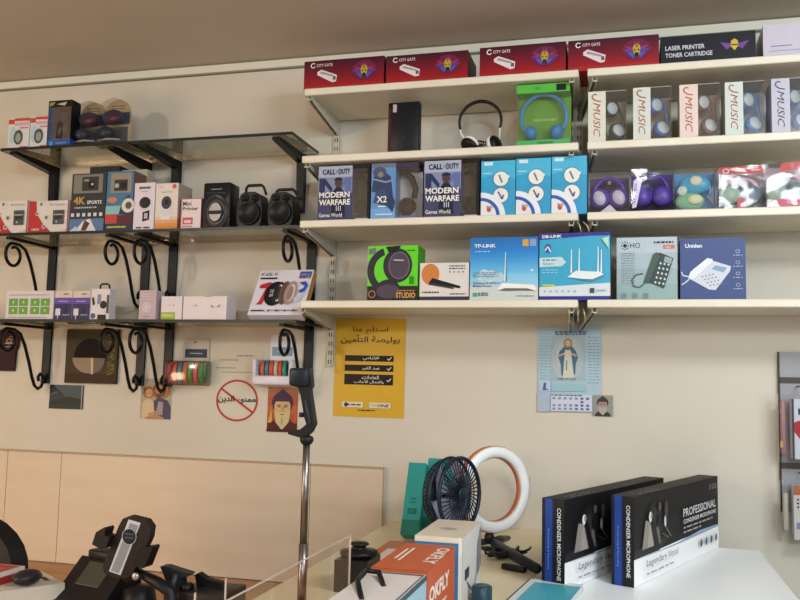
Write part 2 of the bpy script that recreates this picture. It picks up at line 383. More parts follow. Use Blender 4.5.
# --- toner boxes on the top shelf
YF = -.262
def toner(px0, px1, pyt, lab, h0='b01c20', h1='7d0f2c'):
    t, W, H = place(px0, px1, pyt, SZ[0], YF, 'toner_box', lab, 'toner box', 'red toner cartridge boxes')
    D = .14; m = carton(W, D, H, C('a3141c', .45)); a = front(m, W, H)
    a.grad('a8181f', '430e24', 14); a.ring(.115, .84, .09, .09, .03, WHT, a0=40, a1=330); a.text('CITY GATE', .16, .78, .10, WHT, .20)
    a.poly([(.17, .60), (.22, .68), (.42, .46), (.41, .24), (.36, .22), (.17, .50)], C('d8cfd0')); a.poly([(.22, .62), (.38, .46), (.38, .40), (.20, .55)], C('9a8d92')); a.rect(.37, .30, .405, .42, C('55505a'))
    g = C('5c2f88'); b_ = C('4450a0'); y = C('b3962a'); rr = C('9c2444'); a.ell(.76, .56, .42, .34, C('6a1840'), 20); a.ell(.76, .56, .28, .26, C('5a2050'), 20)
    for q in (-1, 1):
        a.poly([(.76, .60), (.76+q*.14, .70), (.76+q*.09, .58)], rr); a.poly([(.76, .58), (.76+q*.17, .58), (.76+q*.08, .46)], g); a.poly([(.76, .5), (.76+q*.10, .46), (.76+q*.04, .28)], b_)
    a.poly([(.72, .66), (.74, .82), (.76, .74), (.78, .82), (.80, .66)], rr)
    a.poly([(.715, .56), (.725, .68), (.76, .74), (.795, .68), (.805, .56), (.785, .38), (.735, .38)], y); a.poly([(.725, .57), (.755, .54), (.735, .51)], BLK); a.poly([(.795, .57), (.765, .54), (.785, .51)], BLK); a.rect(.74, .36, .78, .45, BLK); a.rect(.75, .62, .77, .72, C('7a6420'))
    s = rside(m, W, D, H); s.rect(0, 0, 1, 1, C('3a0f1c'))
    m.build('carton', t)
toner(304, 384, 59, 'red toner cartridge box at the left end of the top shelf')
toner(386, 468, 53.5, 'red toner cartridge box second from the left end of the top shelf')
toner(479.5, 566, 45, 'red toner cartridge box third from the left, after the small gap')
toner(568, 659, 38, 'red toner cartridge box beside the black toner box')
t, W, H = place(660.5, 756, 34, SZ[0], YF, 'toner_box', 'black LASER PRINTER toner cartridge box between red box and white box', 'toner box')
m = carton(W, .14, H, C('14151f', .4)); a = front(m, W, H)
a.text('LASER PRINTER', .05, .50, .16, C('c9c9d4'), .42, bold=.02); a.text('TONER CARTRIDGE', .05, .24, .16, C('c9c9d4'), .50, bold=.02)
for q in (-1, 1): a.poly([(.78, .56), (.78+q*.15, .66), (.78+q*.08, .38)], C('6a3a88'))
a.poly([(.74, .50), (.745, .68), (.78, .76), (.815, .68), (.82, .50), (.78, .34)], C('c9a92c')); a.rect(.745, .52, .815, .56, BLK)
m.build('carton', t)
t, W, H = place(763, 840, 25, SZ[0], YF, 'white_carton', 'plain white carton at the right end of the top shelf', 'box', pyt_at=.1)
m = carton(W, .15, H, C('c3bccb', .5)); a = front(m, W, H); a.rect(.1, .32, .38, .35, C('7f6fa8')); a.rect(.08, .18, .5, .2, C('8f7fb8')); m.build('carton', t)

# --- second shelf
t, W, H = place(387.5, 419, 102, SZ[1], -.2, 'black_carton', 'plain black box standing alone on the second white shelf', 'box')
m = MB().bbox(-W/2, W/2, 0, .035, 0, H, .004, C('16171c', .4)); a = front(m, W, H); a.rect(.03, .1, .10, .9, C('4a1424')); a.rect(.16, .82, .28, .96, C('b9a9ac')); a.rect(.04, .02, .3, .05, C('8f8f96')); a.text('T', .45, .3, .08, C('34363c')); m.build('carton', t)

def arc(cx, cz, rx, rz, a0, a1, n=24, y=0): return [(cx+rx*math.cos(R(a0+(a1-a0)*i/n)), y, cz+rz*math.sin(R(a0+(a1-a0)*i/n))) for i in range(n+1)]
# loose headphones
c = P(480, 140, -.19)
t = thing('headphones', 'white headphones with black headband and coiled cable standing unboxed on the second shelf', 'headphones', (c.x, -.19, SZ[1]))
zt = ZA(101, c.x, -.19)-SZ[1]; hw = (XA(501, SZ[1]+.06, -.19)-XA(459, SZ[1]+.06, -.19))/2
MB().tube(arc(0, zt-hw*1.0, hw, hw*.98, 200, -22, 30), [.0035+.002*math.sin(PI*i/30) for i in range(31)], BLK, 10).build('headband', t)
for q in (-1, 1):
    cx = q*hw*.62+hw*.12; cz = .026
    ax = Vector((q*.9, -.35, .25)) if q > 0 else Vector((-.4, -.5, -.65))
    e = MB().lathe([(0, .012), (.022, .011), (.029, .004), (.029, -.002)], (cx, 0, cz+.004), ax, BLK, 24); o = e.build('ear_cup', t)
    MB().lathe([(.025, -.0022), (.031, -.006), (.030, -.014), (.017, -.016), (0, -.013)], (cx, 0, cz+.004), ax, C('e6dcd8', .6), 24).build('ear_pad', o)
    MB().tube([(q*hw*.96, 0, zt-hw*1.25), (q*hw*.93, 0, zt-hw*1.5), (cx+q*.012, 0, cz+.02)], .003, C('e0dcda', .4), 8).build('yoke', t)
MB().tube([(-.035+.02*math.sin(i*.9)+.001*i, -.008+.006*math.cos(i*.7), .034+.009*math.cos(i*.9)) for i in range(42)], .0022, BLK, 6).build('cable', t)

# boxed blue headphones in green
t, W, H = place(516, 570, 84, SZ[1], -.255, 'headphone_box', 'green headphone box with light blue headphones in its window', 'headphone box')
D = .085; m = MB()
gr = C('5f9a2c', .45); m.box(-W/2, W/2, .05, D, 0, H, gr); m.box(-W/2, W/2, 0, .05, H*.86, H, C('4fae3a', .45)); m.box(-W/2, W/2, 0, .05, 0, H*.10, C('46a85a', .45))
a = Art(m, (-W/2, .05, 0), (1, 0, 0), (0, 0, 1), W, H)
a.ell(.5, .5, .34, .34, C('6aa832'), 28); a.bars(.28, .48, .45, 1, C('a8cf80'), .04); 
a = front(m, W, H); a.rect(.75, .88, .93, .985, BLK); a.text('60', .36, .91, .05, C('2c6a20')); a.bars(.4, .04, .3, 1, C('2d7c38'), .03)
m.build('carton', t)
hb = MB(); hb.tube(arc(0, H*.50, W*.42, H*.37, 215, -35, 30, .026), .006, C('2f8fc8', .35), 10)
for q in (-1, 1): hb.lathe([(0, -.012), (.02, -.012), (.022, 0), (.018, .010), (0, .012)], (q*W*.26, .026, H*.25), (q*.8, -.45, -.3), C('2f93d8', .3), 20)
hb.build('headphones', t)
m = MB(); m.box(-W/2, W/2, .0005, .0012, H*.10, H*.86, CLEAR); m.build('window', t)

# --- MUSIC boxes
MUS = [(588, 626.5, 91, '41453c', 'white MUSIC headphone box with dark green headphones, first from the shelf joint'),
       (633, 671.5, 87, '4a6fb0', 'white MUSIC headphone box with mid blue headphones, second from the shelf joint'),
       (679.5, 720, 84, '8a5a52', 'pink-toned MUSIC headphone box with brown-red headphones'),
       (725, 765, 81.5, '3f7fb8', 'white MUSIC headphone box with sky blue headphones, second from right'),
       (771.5, 812, 78, '5a74b4', 'grey-white MUSIC headphone box with dark lettering at the right edge')]
for k, (p0, p1, pt, hc, lab) in enumerate(MUS):
    t, W, H = place(p0, p1, pt, SZ[1], -.258, 'headphone_box', lab, 'headphone box', 'MUSIC headphone boxes on the second shelf')
    D = .10; s = .46; m = MB(); pc = C(('d4d2c6', 'ccd0c8', 'dfc9c0', 'c9d2cc', 'bdbacb')[k], .5)
    m.box(-W/2, -W/2+W*s, 0, D, 0, H, pc); m.box(-W/2+W*s, W/2, D-.004, D, 0, H, C(('d7c5a8', 'd4b8a4', 'dcb8ac', 'a4c0e4', 'b0bce8')[k], .5)); m.box(-W/2+W*s, W/2, 0, D-.004, 0, .003, C('bdb4a8')); m.box(-W/2+W*s, W/2, 0, D-.004, H-.003, H, C('8a857c', .5))
    a = Art(m, (-W/2, 0, 0), (1, 0, 0), (0, 0, 1), W*s, H); ink = C('a04a22' if k < 4 else '4a3f4a')
    a.text('MUSIC', .30, .78, .33*W*s/H*1.2, ink, .66*H/(W*s), 'l', -90, 0, .3)
    a.line([(.74, .80), (.44, .82), (.26, .86), (.22, .91), (.34, .95), (.50, .93)], .02, ink)
    m.build('carton', t)
    h = MB(); hm = C(hc, .35); wm = C('d5d8da', .45)
    xc = -W/2+W*s; h.tube([(xc+W*.06, .045, H*.72), (xc+W*.12, .04, H*.86), (xc+W*.26, .04, H*.84), (xc+W*.40, .045, H*.62), (xc+W*.46, .05, H*.40), (xc+W*.40, .05, H*.26)], .0048, hm, 8)
    h.lathe([(0, -.009), (.021, -.009), (.024, 0), (.020, .008), (0, .009)], (xc+W*.13, .030, H*.70), (.6, -.8, .1), hm, 18, 1.0, X=(0, 0, 1)); h.lathe([(0, .0095), (.017, .0095), (.019, .004)], (xc+W*.13, .030, H*.70), (.6, -.8, .1), wm, 18, 1.0, X=(0, 0, 1))
    h.lathe([(0, -.009), (.023, -.009), (.026, 0), (.022, .008), (0, .009)], (xc+W*.30, .035, H*.27), (.5, -.8, .25), hm, 18); h.lathe([(0, .0098), (.018, .0098), (.020, .004)], (xc+W*.30, .035, H*.27), (.5, -.8, .25), wm, 18)
    h.build('headphones', t)
    m = MB(); m.box(-W/2+W*s+.0004, W/2-.0004, .0003, .0008, .003, H-.006, CLEAR); m.box(W/2-.0009, W/2-.0004, .001, D-.004, .003, H-.006, CLEAR); m.build('window', t)

# --- third shelf: gaming headset boxes
def soldier(a, u, v, s, dark, skin):
    a.poly([(u-.22*s, v-.45*s), (u-.18*s, v+.02*s), (u-.07*s, v+.12*s), (u+.07*s, v+.12*s), (u+.18*s, v+.02*s), (u+.22*s, v-.45*s)], dark)
    a.ell(u, v+.2*s, .075*s, .09*s, skin); a.ell(u, v+.245*s, .09*s, .06*s, dark, a0=0, a1=180, n=12)
def cod(p0, p1, pt, split, lab):
    t, W, H = place(p0, p1, pt, SZ[2], -.255, 'headset_box', lab, 'headset box', 'game themed headset boxes')
    D = .09; s = split; m = MB(); m.box(-W/2, -W/2+W*s, 0, D, 0, H, C('454a70', .4)); m.box(-W/2+W*s, W/2, .055, D, 0, H, C('6f6052', .5)); m.box(-W/2+W*s, W/2, 0, .055, H*.94, H, BLK); m.box(-W/2+W*s, W/2, 0, .055, 0, H*.05, BLK); m.box(W/2-W*.05, W/2, 0, .055, H*.05, H*.94, BLK)
    a = Art(m, (-W/2, 0, 0), (1, 0, 0), (0, 0, 1), W*s, H)
    a.rect(0, 0, 1, .5, C('3c4166')); a.rect(0, .5, 1, 1, C('7d86a8')); a.rect(0, .8, 1, 1, C('a7adc4'))
    n = C('27305c'); a.poly([(.03, .5), (.03, .78), (.2, .78), (.42, .6), (.42, .5), (.2, .66), (.2, .5)], n); a.poly([(.97, .5), (.97, .78), (.8, .78), (.58, .6), (.58, .5), (.8, .66), (.8, .5)], C('5a6aa0'))
    soldier(a, .60, .50, .95, C('1a1d33'), C('4c3a3a'))
    a.text('CALL', .12, .845, .10, C('191c30'), .38, bold=.03); a.text('DUTY', .60, .845, .10, C('191c30'), .34, bold=.03); a.text('OF', .52, .87, .05, C('191c30'), .06)
    a.text('MODERN', .04, .42, .105, WHT, .9, bold=.03); a.text('WARFARE', .04, .285, .105, WHT, .92, bold=.03); a.text('III', .55, .18, .09, C('c9cde0'), .14); a.text('Games World', .05, .07, .07, WHT, .68, bold=.01)
    b = Art(m, (-W/2+W*s, 0, 0), (1, 0, 0), (0, 0, 1), W*(1-s), H); b.rect(.2, .01, .9, .04, C('b9b9c4'))
    m.build('carton', t)
    h = MB(); xc = -W/2+W*s; ww = W*(1-s)
    h.tube([(xc+ww*.08, .03, H*.80), (xc+ww*.4, .03, H*.86), (xc+ww*.7, .03, H*.74), (xc+ww*.84, .03, H*.5), (xc+ww*.7, .03, H*.3)], .006, BLKG, 8)
    h.lathe([(0, -.014), (.022, -.014), (.024, 0), (.018, .014), (0, .015)], (xc+ww*.42, .028, H*.26), (-.5, -.8, .1), BLK, 20, 1.2, X=(0, 0, 1)); h.build('headset', t)
    MB().box(xc+.0005, W/2-W*.05, .0003, .0009, H*.05, H*.94, CLEAR).build('window', t)
cod(318, 370, 166, .66, 'MODERN WARFARE headset box at the left end of the third shelf')
cod(424, 479.5, 160.5, .67, 'MODERN WARFARE headset box between the X2 box and the blue boxes')
t, W, H = place(371, 418.5, 163, SZ[2], -.255, 'headset_box', 'light blue X2 headset box with a big black headset in its window', 'headset box', 'game themed headset boxes')
s = .52; D = .09; m = MB(); m.box(-W/2, -W/2+W*s, 0, D, 0, H, C('5f8fc8', .4)); m.box(-W/2+W*s, W/2, .055, D, 0, H, C('e4dad6', .5)); m.box(-W/2+W*s, W/2, 0, .055, H*.90, H, C('3a3048')); m.box(-W/2+W*s, W/2, 0, .055, 0, H*.06, C('5d5f98'))
a = Art(m, (-W/2, 0, 0), (1, 0, 0), (0, 0, 1), W*s, H); a.rect(0, 0, 1, .2, C('6fa3d8')); a.rect(0, .92, 1, 1, C('6a6f80'))
for q in ((.02, .5, .9, .86, '33405f'), (.1, .3, .8, .55, '3a4a70')): a.poly([(q[0], q[1]), (q[2], q[1]-.08), (q[2]-.1, q[3]-.1), (.5, q[3]), (q[0]+.1, q[3]-.05)], C(q[4]))
a.ell(.34, .84, .12, .10, C('46536f')); a.ell(.38, .80, .05, .05, C('8a7c70')); a.line([(.1, .72), (.6, .66), (.95, .7)], .03, C('7d93b8')); a.poly([(.55, .3), (.9, .12), (1, .3), (.8, .5)], C('2c3a60'))
a.text('X2', .24, .30, .115, WHT, .42, bold=.02); a.rect(.3, .22, .62, .24, WHT); a.rect(.2, .08, .9, .1, C('cfe0f0')); m.build('carton', t)
h = MB(); xc = -W/2+W*s; ww = W*(1-s); h.tube([(xc+.003, .03, H*.86), (xc+ww*.3, .03, H*.87), (xc+ww*.6, .03, H*.76), (xc+ww*.78, .03, H*.56), (xc+ww*.72, .03, H*.40)], .0095, BLK, 10)
h.lathe([(0, -.014), (.024, -.014), (.028, 0), (.022, .013), (0, .014)], (xc+ww*.40, .03, H*.26), (-.6, -.75, .35), BLK, 20, 1.35, X=(.5, 0, .8)); h.build('headset', t)
m = MB(); m.box(xc+.0005, W/2-.0005, .0003, .0009, H*.06, H*.90, CLEAR); m.build('window', t)

# blue boxes of kids' headphones
for k, (p0, p1, pt, lab) in enumerate(((481, 515.5, 161, 'sky blue box with two white discs, nearest the game headset box'), (516, 551, 158.5, 'sky blue box with two white discs, middle of the three'), (551.5, 587, 156.5, 'sky blue box with two white discs, nearest the shelf joint'))):
    t, W, H = place(p0, p1, pt, SZ[2], -.258, 'headphone_box', lab, 'headphone box', 'sky blue headphone boxes')
    m = carton(W, .09, H, C('2f9cc8', .4)); a = front(m, W, H)
    a.rect(0, .0, 1, .55, C('2f96c4')); a.poly([(0, .96), (0, .7), (.5, .76), (1, .66), (1, 1), (0, 1)], C('43aed4')); a.rect(.08, .92, .34, .98, C('c9e0ea')); a.rect(.05, .77, .3, .785, C('bfe0ee'))
    for u, v in ((.58, .67), (.58, .37)): a.ell(u, v, .145, .145, C('3f86a8'), 24); a.ell(u, v, .13, .13, C('e6e2da'), 24)
    a.line([(.52, .74), (.62, .60)], .03, C('4a7f8c')); a.line([(.5, .44), (.62, .3), (.66, .38)], .03, C('4f5f9c')); a.ell(.78, .70, .03, .03, WHT)
    a.ell(0, 0, .42, .42, C('d5dcea'), 20, 0, 90) if False else a.poly([(0, 0)]+[(.72*math.cos(R(x)), .43*math.sin(R(x))) for x in range(0, 91, 6)], C('dfe3ec'))
    a.poly([(0, 0)]+[(.56*math.cos(R(x)), .335*math.sin(R(x))) for x in range(0, 91, 6)], C('2f55a8')); a.poly([(0, 0)]+[(.46*math.cos(R(x)), .275*math.sin(R(x))) for x in range(0, 91, 6)], C('dcdde2'))
    a.ell(.24, .12, .04, .05, C('b8503a')); a.ell(.3, .16, .03, .03, C('c89a8a')); a.ell(.2, .17, .02, .02, C('7d8fc0'))
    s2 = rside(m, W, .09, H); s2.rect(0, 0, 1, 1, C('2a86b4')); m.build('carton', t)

# purple / blue / red see-through packs
def pack(p0, p1, pt, lab, base, D=.085):
    t, W, H = place(p0, p1, pt, SZ[2], -.255, 'headphone_pack', lab, 'headphone pack', 'see-through headphone packs on the third shelf')
    m = MB(); m.box(-W/2, W/2, D-.006, D, 0, H, C(base, .5)); m.box(-W/2, W/2, 0, D-.006, 0, .003, C(base, .5))
    h = MB(); return t, W, H, D, m, h
def wrap(t, W, H, D, mat, n=10, amp=.003, seed=1):
    rd = random.Random(seed); m = MB(); vs = []
    for j in range(n+1):
        for i in range(n+1): vs.append((-W/2+W*i/n, -.001+(rd.uniform(0, amp) if 0 < i < n and 0 < j < n else 0), .001+(H-.001)*j/n))
    m.add(vs, [(j*(n+1)+i, j*(n+1)+i+1, (j+1)*(n+1)+i+1, (j+1)*(n+1)+i) for j in range(n) for i in range(n)], mat, True)
    m.box(W/2-.0008, W/2, 0, D-.007, .003, H, mat); m.build('clear_wrap', t)
def phones(h, W, H, col, disc, y=.035, r=.026):
    c = C(col, .3)
    h.tube(arc(0, H*.5, W*.38, H*.40, 200, -20, 24, y), .006, c, 8)
    for q in (-1, 1):
        h.lathe([(0, .012), (r, .012), (r+.003, 0), (r, -.008), (0, -.009)], (q*W*.24, y, H*.42), (0, 1, 0), c, 24)
        h.lathe([(0, -.0095), (r*.62, -.0095), (r*.66, -.007)], (q*W*.24, y, H*.42), (0, 1, 0), C(disc, .4), 20, 1.3, X=(.9, 0, .4))
t, W, H, D, m, h = pack(588.5, 629.5, 172, 'purple see-through pack with two white label discs, first after the blue boxes', '4a3a66')
a = Art(m, (-W/2, D-.006, 0), (1, 0, 0), (0, 0, 1), W, H); a.rect(.36, .8, .66, .98, C('2d2430')); a.rect(.46, .84, .54, .97, C('b8a070'))
m.build('backing_card', t); phones(h, W, H, '5f3f9c', 'cfc8d8'); h.build('headphones', t)
mm = MB(); mm.prism([(-W*.22, 0), (W*.2, 0), (W*.02, H*.18)], (0, .004, .004), (1, 0, 0), (0, 0, 1), .001, C('d8d4dc')); mm.build('folded_leaflet', t); wrap(t, W, H, D, CLEAR, 4, 0)
t, W, H, D, m, h = pack(631, 674.5, 168.5, 'glossy wrapped dark purple headphone pack with white lettering down its left side', '33265c')
a = Art(m, (-W/2, D-.006, 0), (1, 0, 0), (0, 0, 1), W, H); a.rect(0, 0, 1, 1, C('3c2c6c')); m.build('backing_card', t); phones(h, W, H, '4c3396', '5f46a8'); h.build('headphones', t)
mm = MB(); b = Art(mm, (-W/2, .004, 0), (1, 0, 0), (0, 0, 1), W, H); b.poly([(.02, .1), (.12, .12), (.2, .5), (.26, .74), (.16, .8), (.06, .74), (.04, .4)], C('d9d2e4')); b.text('Stereo', .09, .2, .08, C('4a2c6c'), .5, 'l', 84); mm.build('side_label', t)
wrap(t, W, H, D, BAG, 5, .006, 5)
t, W, H, D, m, h = pack(675.5, 717.5, 167.5, 'turquoise and blue see-through pack with yellow-green headphones', '2f6fa8')
a = Art(m, (-W/2, D-.006, 0), (1, 0, 0), (0, 0, 1), W, H); a.rect(0, 0, 1, 1, C('2c7cb4')); a.rect(.78, 0, 1, 1, C('2366a8')); a.poly([(.8, .45), (.98, .72), (.98, .25)], C('c4d2e4')); m.build('backing_card', t)
h.ball((-W*.14, .03, H*.26), .040, .016, .026, C('7db488', .3)); h.ball((-W*.02, .03, H*.66), .042, .014, .028, C('3f9cc4', .3)); h.ball((0, .016, H*.72), .017, .006, .014, C('d8d2b8')); h.ball((-W*.02, .014, H*.28), .020, .006, .014, C('d8d8a8')); h.ball((-W*.33, .02, H*.5), .014, .006, .014, C('c2ccc4')); h.tube(arc(0, H*.45, W*.36, H*.42, 160, -10, 18, .03), .005, C('2f8cc0', .3), 8); h.build('headphones', t)
wrap(t, W, H, D, CLEAR, 4, 0)
for p0, p1, pt, lab, sd in ((718.5, 765.5, 165.5, 'crinkled clear pack with red header and pale headphones, second from the right edge', 3), (766, 812, 161, 'crinkled clear pack with red label at the right edge of the third shelf', 8)):
    t, W, H, D, m, h = pack(p0, p1, pt, lab, '8a8286')
    a = Art(m, (-W/2, D-.006, 0), (1, 0, 0), (0, 0, 1), W, H); a.rect(0, 0, 1, .6, C('9a9498')); a.rect(0, .74, 1, 1, C('9a8288')); m.build('backing_card', t)
    h.tube(arc(0, H*.42, W*.38, H*.36, 200, -20, 24, .035), .007, C('c9a8b4', .4), 8)
    for q, cc in ((-1, '9fb4a0'), (1, '6d7f88')): h.lathe([(0, -.013), (.024, -.012), (.028, 0), (.024, .01), (0, .011)], (q*W*.23, .035, H*.38), (0, 1, 0), C(cc, .35), 24)
    h.build('headphones', t)
    mm = MB(); b = Art(mm, (-W/2, .001, 0), (1, 0, 0), (0, 0, 1), W, H)
    if sd == 3:
        b.poly([(0, .82), (1, .80), (1, .99), (0, .97)], C('b03a36')); b.ring(.16, .88, .07, .06, .02, C('dccbc4')); b.poly([(.22, .92), (.4, .96), (.56, .9), (.62, .84), (.4, .86)], C('d8c8c4')); b.rect(.7, .87, .9, .9, C('d8a8a0'))
    else:
        b.poly([(.3, .78), (.82, .82), (.84, .98), (.34, .96)], C('b8403a'))
    mm.build('header_label', t); mm = MB(); b = Art(mm, (-W/2, .001, 0), (1, 0, 0), (0, 0, 1), W, H)
    if sd == 3: b.rect(.4, .0, .56, .24, C('c04a48'))
    else: b.poly([(0, .02), (1, .0), (1, .16), (.2, .2)], C('b8506a'))
    mm.build('sticker', t); wrap(t, W, H, D, BAG, 5, .005, sd)

# --- bottom shelf of the white bays
t, W, H = place(367.5, 418, 246, SZ[3], -.255, 'headphone_box', 'bright green STUDIO headphone box with a black headphone picture', 'headphone box')
m = carton(W, .09, H, C('20211f', .4)); a = front(m, W, H); a.rect(0, .27, 1, 1, C('5fd01e', .35)); dk = C('2a2630', .35); pu = C('4b4050', .35)
a.ring(.42, .55, .40, .42, .13, dk, a0=105, a1=235); a.poly([(.02, .95), (.16, .97), (.16, .86), (.02, .84)], C('6a6a70')); a.ell(.42, .22, .22, .17, dk); a.ell(.42, .17, .22, .13, pu); a.ell(.60, .64, .27, .31, dk, 28); a.ell(.63, .64, .2, .25, pu, 28); a.ring(.63, .64, .2, .25, .02, C('6b5f70')); a.poly([(.36, .98), (.66, 1.0), (.6, .88), (.42, .88)], BLK)
a.line([(.52, .74), (.72, .73)], .02, C('c8c0cc')); a.text('STUDIO', .58, .05, .10, C('e0a860'), .38, bold=.02); a.bars(.6, .17, .36, 1, C('b07040'), .025); a.ring(.1, .12, .07, .07, .02, C('a86a50')); a.rect(.84, .3, .93, .44, C('2a8a10')); a.bars(.76, .9, .18, 1, C('2a6a10'), .02)
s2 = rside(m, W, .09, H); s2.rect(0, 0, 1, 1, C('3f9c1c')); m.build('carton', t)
t, W, H = place(419.5, 469, 263, SZ[3], -.258, 'gadget_box', 'small white box with an orange moon and a black strip picture', 'box')
m = carton(W, .08, H, C('d8d2cc', .45)); a = front(m, W, H); a.rect(0, 0, 1, .11, C('33304c')); a.ell(.22, .70, .24, .28, C('c87a3a'), 26); a.poly([(.18, .46), (.82, .32), (.84, .38), (.26, .6)], BLK); a.poly([(.18, .42), (.7, .30), (.7, .34), (.2, .47)], C('3b3640')); a.bars(.6, .9, .32, 2, C('5a5a60'), .03, .07); a.bars(.06, .2, .34, 1, C('5a4a40'), .04); a.bars(.62, .16, .32, 1, C('5a4a50'), .03)
for k in range(4): a.rect(.6+k*.09, .74, .63+k*.09, .77, C('5a5a66'))
m.build('carton', t)
# TP-LINK
t, W, H = place(470, 538.5, 237.5, SZ[3], -.262, 'router_box', 'blue sky TP-LINK router box with one antenna on the picture', 'router box', 'router boxes')
D = .07; m = carton(W, D, H, C('1f6fc0', .35)); a = front(m, W, H)
a.grad('c4d4d8', '7cc0e4', 10, 0, .42); a.l -= 1; a.grad('6cb8e2', '1a7cc8', 14, .42, .8); a.l -= 1; a.grad('1a78c4', '1668b4', 4, .8, 1)
rd = random.Random(3)
for k in range(26):
    u = .10+.30*rd.random()+.04; v = .24+.22*rd.random()*(1-abs(u-.25)*2); q = .03+.05*rd.random(); a.ell(u, v, q*1.2, q, C(('b4cfdc', 'bdd4de', 'c4d6dc', 'acccde')[k % 4], .4), 14); a.l -= .8
a.l += 1
a.rect(0, .0, 1, .22, C('c8ccc8', .4))
a.text('TP-LINK', .06, .84, .055, WHT, .32, bold=.03); a.bars(.07, .77, .22, 1, C('a8d0ee'), .012)
a.rect(.77, .85, .86, .96, C('c89a3a')); a.rect(.875, .85, .97, .96, C('7f9cc8')); a.ell(.91, .47, .018, .018, WHT)
a.poly([(.505, .3), (.545, .3), (.53, .76), (.52, .76)], C('d4dfe6')); a.poly([(.53, .3), (.545, .3), (.53, .76)], C('2b5a80'))
a.poly([(.40, .16), (.48, .27), (.95, .24), (.98, .15), (.85, .17), (.6, .165)], C('e8e8e6')); a.poly([(.42, .155), (.52, .19), (.85, .185), (.96, .145), (.8, .15), (.55, .145)], C('5f666c'))
a.text('Wireless N ADSL2+', .05, .255, .035, C('2a5a8a'), .4, bold=.01); a.text('Modem Router', .05, .21, .035, C('2a5a8a'), .28, bold=.01); a.bars(.05, .43, .38, 3, C('5f8cac'), .012, .03); a.rect(.05, .06, .11, .12, C('3fa08a')); a.bars(.13, .10, .14, 2, C('3a6a70'), .02, .03); a.bars(.68, .06, .26, 1, C('5a6468'), .012)
m.build('carton', t)
# DB-LINK
t, W, H = place(539.3, 610.5, 233, SZ[3], -.268, 'router_box', 'turquoise DB-LINK router box with four antennas on the picture', 'router box', 'router boxes')
m = carton(W, D, H, C('2b2f88', .35)); a = front(m, W, H)
a.rect(0, .05, 1, .95, C('2f9fc4', .35)); a.poly([(0, .92), (0, 1), (1, 1), (1, .96)], C('33308c')); a.poly([(0, .9), (0, .965), (1, 1), (1, .97)], C('33308c')); a.rect(0, 0, 1, .055, C('2b2f88')); a.poly([(0, .055), (0, .19), (1, .25), (1, .055)], C('cfd8dc'))
a.text('DB-LINK', .04, .925, .045, WHT, .28, bold=.03, rot=1.5); a.ell(.12, .77, .05, .07, C('3f4a9c')); a.line([(.08, .74), (.12, .80), (.16, .72)], .02, C('d0d8ec'))
a.poly([(0, .49), (0, .63), (.32, .64), (.38, .56), (.32, .50)], C('bcd4dc')); a.text('Smart', .05, .52, .04, C('3f6a78'), .16); a.bars(.05, .585, .2, 1, C('4f7a88'), .02); a.bars(.04, .44, .22, 2, C('8ccade'), .015, .04); a.rect(.04, .20, .22, .23, C('b8c040'))
for u, v in ((.455, .75), (.565, .76), (.83, .78), (.875, .74)): a.poly([(u-.011, .40), (u+.011, .40), (u+.007, v), (u-.004, v)], C('dcebf0'))
a.poly([(.40, .335), (.52, .43), (.86, .41), (.91, .37), (.75, .30), (.6, .31)], C('dfe6ea')); a.poly([(.40, .335), (.6, .31), (.75, .29), (.91, .37), (.91, .35), (.75, .27), (.6, .29)], C('5d7f8c'))
for k in range(6): a.ell(.08+k*.085, .125, .012, .014, C('7f8c94'))
a.rect(.72, .10, .78, .17, C('3f4448')); a.text('SMART', .81, .12, .025, C('3f4448'), .14); a.poly([(.88, .9), (.98, .93), (.98, .75)], C('a8d8cc'))
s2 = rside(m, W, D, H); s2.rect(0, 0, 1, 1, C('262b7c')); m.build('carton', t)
# telephones
t, W, H = place(616.5, 677.5, 237.5, SZ[3], -.25, 'telephone_box', 'pale grey telephone box showing a dark corded desk phone', 'telephone box', 'telephone boxes'); D = .1
m = carton(W, D, H, C('a3b4bc', .4)); a = front(m, W, H)
for i, c in enumerate(('88a4a4', '93a9ae', 'a0b1ba', 'aebcc6')): a.rect(0, .25*i, 1, .25*i+.25, C(c, .4)); a.l = 0
a.l = 1; ink = C('22262c'); a.ring(.14, .87, .07, .07, .018, ink) if False else [a.ell(.14+.055*math.cos(R(q)), .87+.06*math.sin(R(q)), .011, .011, ink, 8) for q in range(0, 360, 45)]
a.l = 2; a.ell(.14, .87, .03, .03, ink); a.text('HO', .225, .83, .085, ink, .17, bold=.0); a.bars(.62, .90, .32, 1, ink, .03); a.rect(.77, .81, .96, .87, C('c8705a')); a.text('OHO', .80, .82, .03, C('e6dcd8'), .1)
a.bars(.08, .74, .22, 13, C('7b8990'), .015, .04)
gd = C('2f3f3e', .4); g2 = C('3f5548', .4)
a.poly([(.44, .28), (.58, .26), (.78, .18), (.94, .66), (.72, .75), (.64, .74)], gd); a.poly([(.44, .28), (.52, .26), (.72, .70), (.66, .76), (.6, .72)], g2); a.poly([(.78, .60), (.90, .57), (.92, .66), (.80, .69)], C('8fa0a0'))
for r_ in range(5):
    for c_ in range(3): a.ell(.64+c_*.065+r_*.022, .28+r_*.075-c_*.012, .016, .02, C('c0cccc'), 8); a.l -= 1
a.l += 1; a.line([(.48, .28), (.38, .2), (.28, .22), (.25, .32), (.32, .40), (.44, .42)], .018, C('3d4a4c'))
for k in range(3): a.ell(.12+k*.18, .07, .045, .045, C('6f8488')); a.l -= 1
a.l += 1; m.build('carton', t)
t, W, H = place(680, 746, 238.5, SZ[3], -.25, 'telephone_box', 'navy blue telephone box showing a white corded desk phone', 'telephone box', 'telephone boxes')
m = carton(W, D, H, C('2e3f74', .4)); a = front(m, W, H); a.rect(0, 0, 1, 1, C('34477e', .38)); a.text('Uniden', .08, .85, .065, C('dfe4f0'), .26, bold=.03)
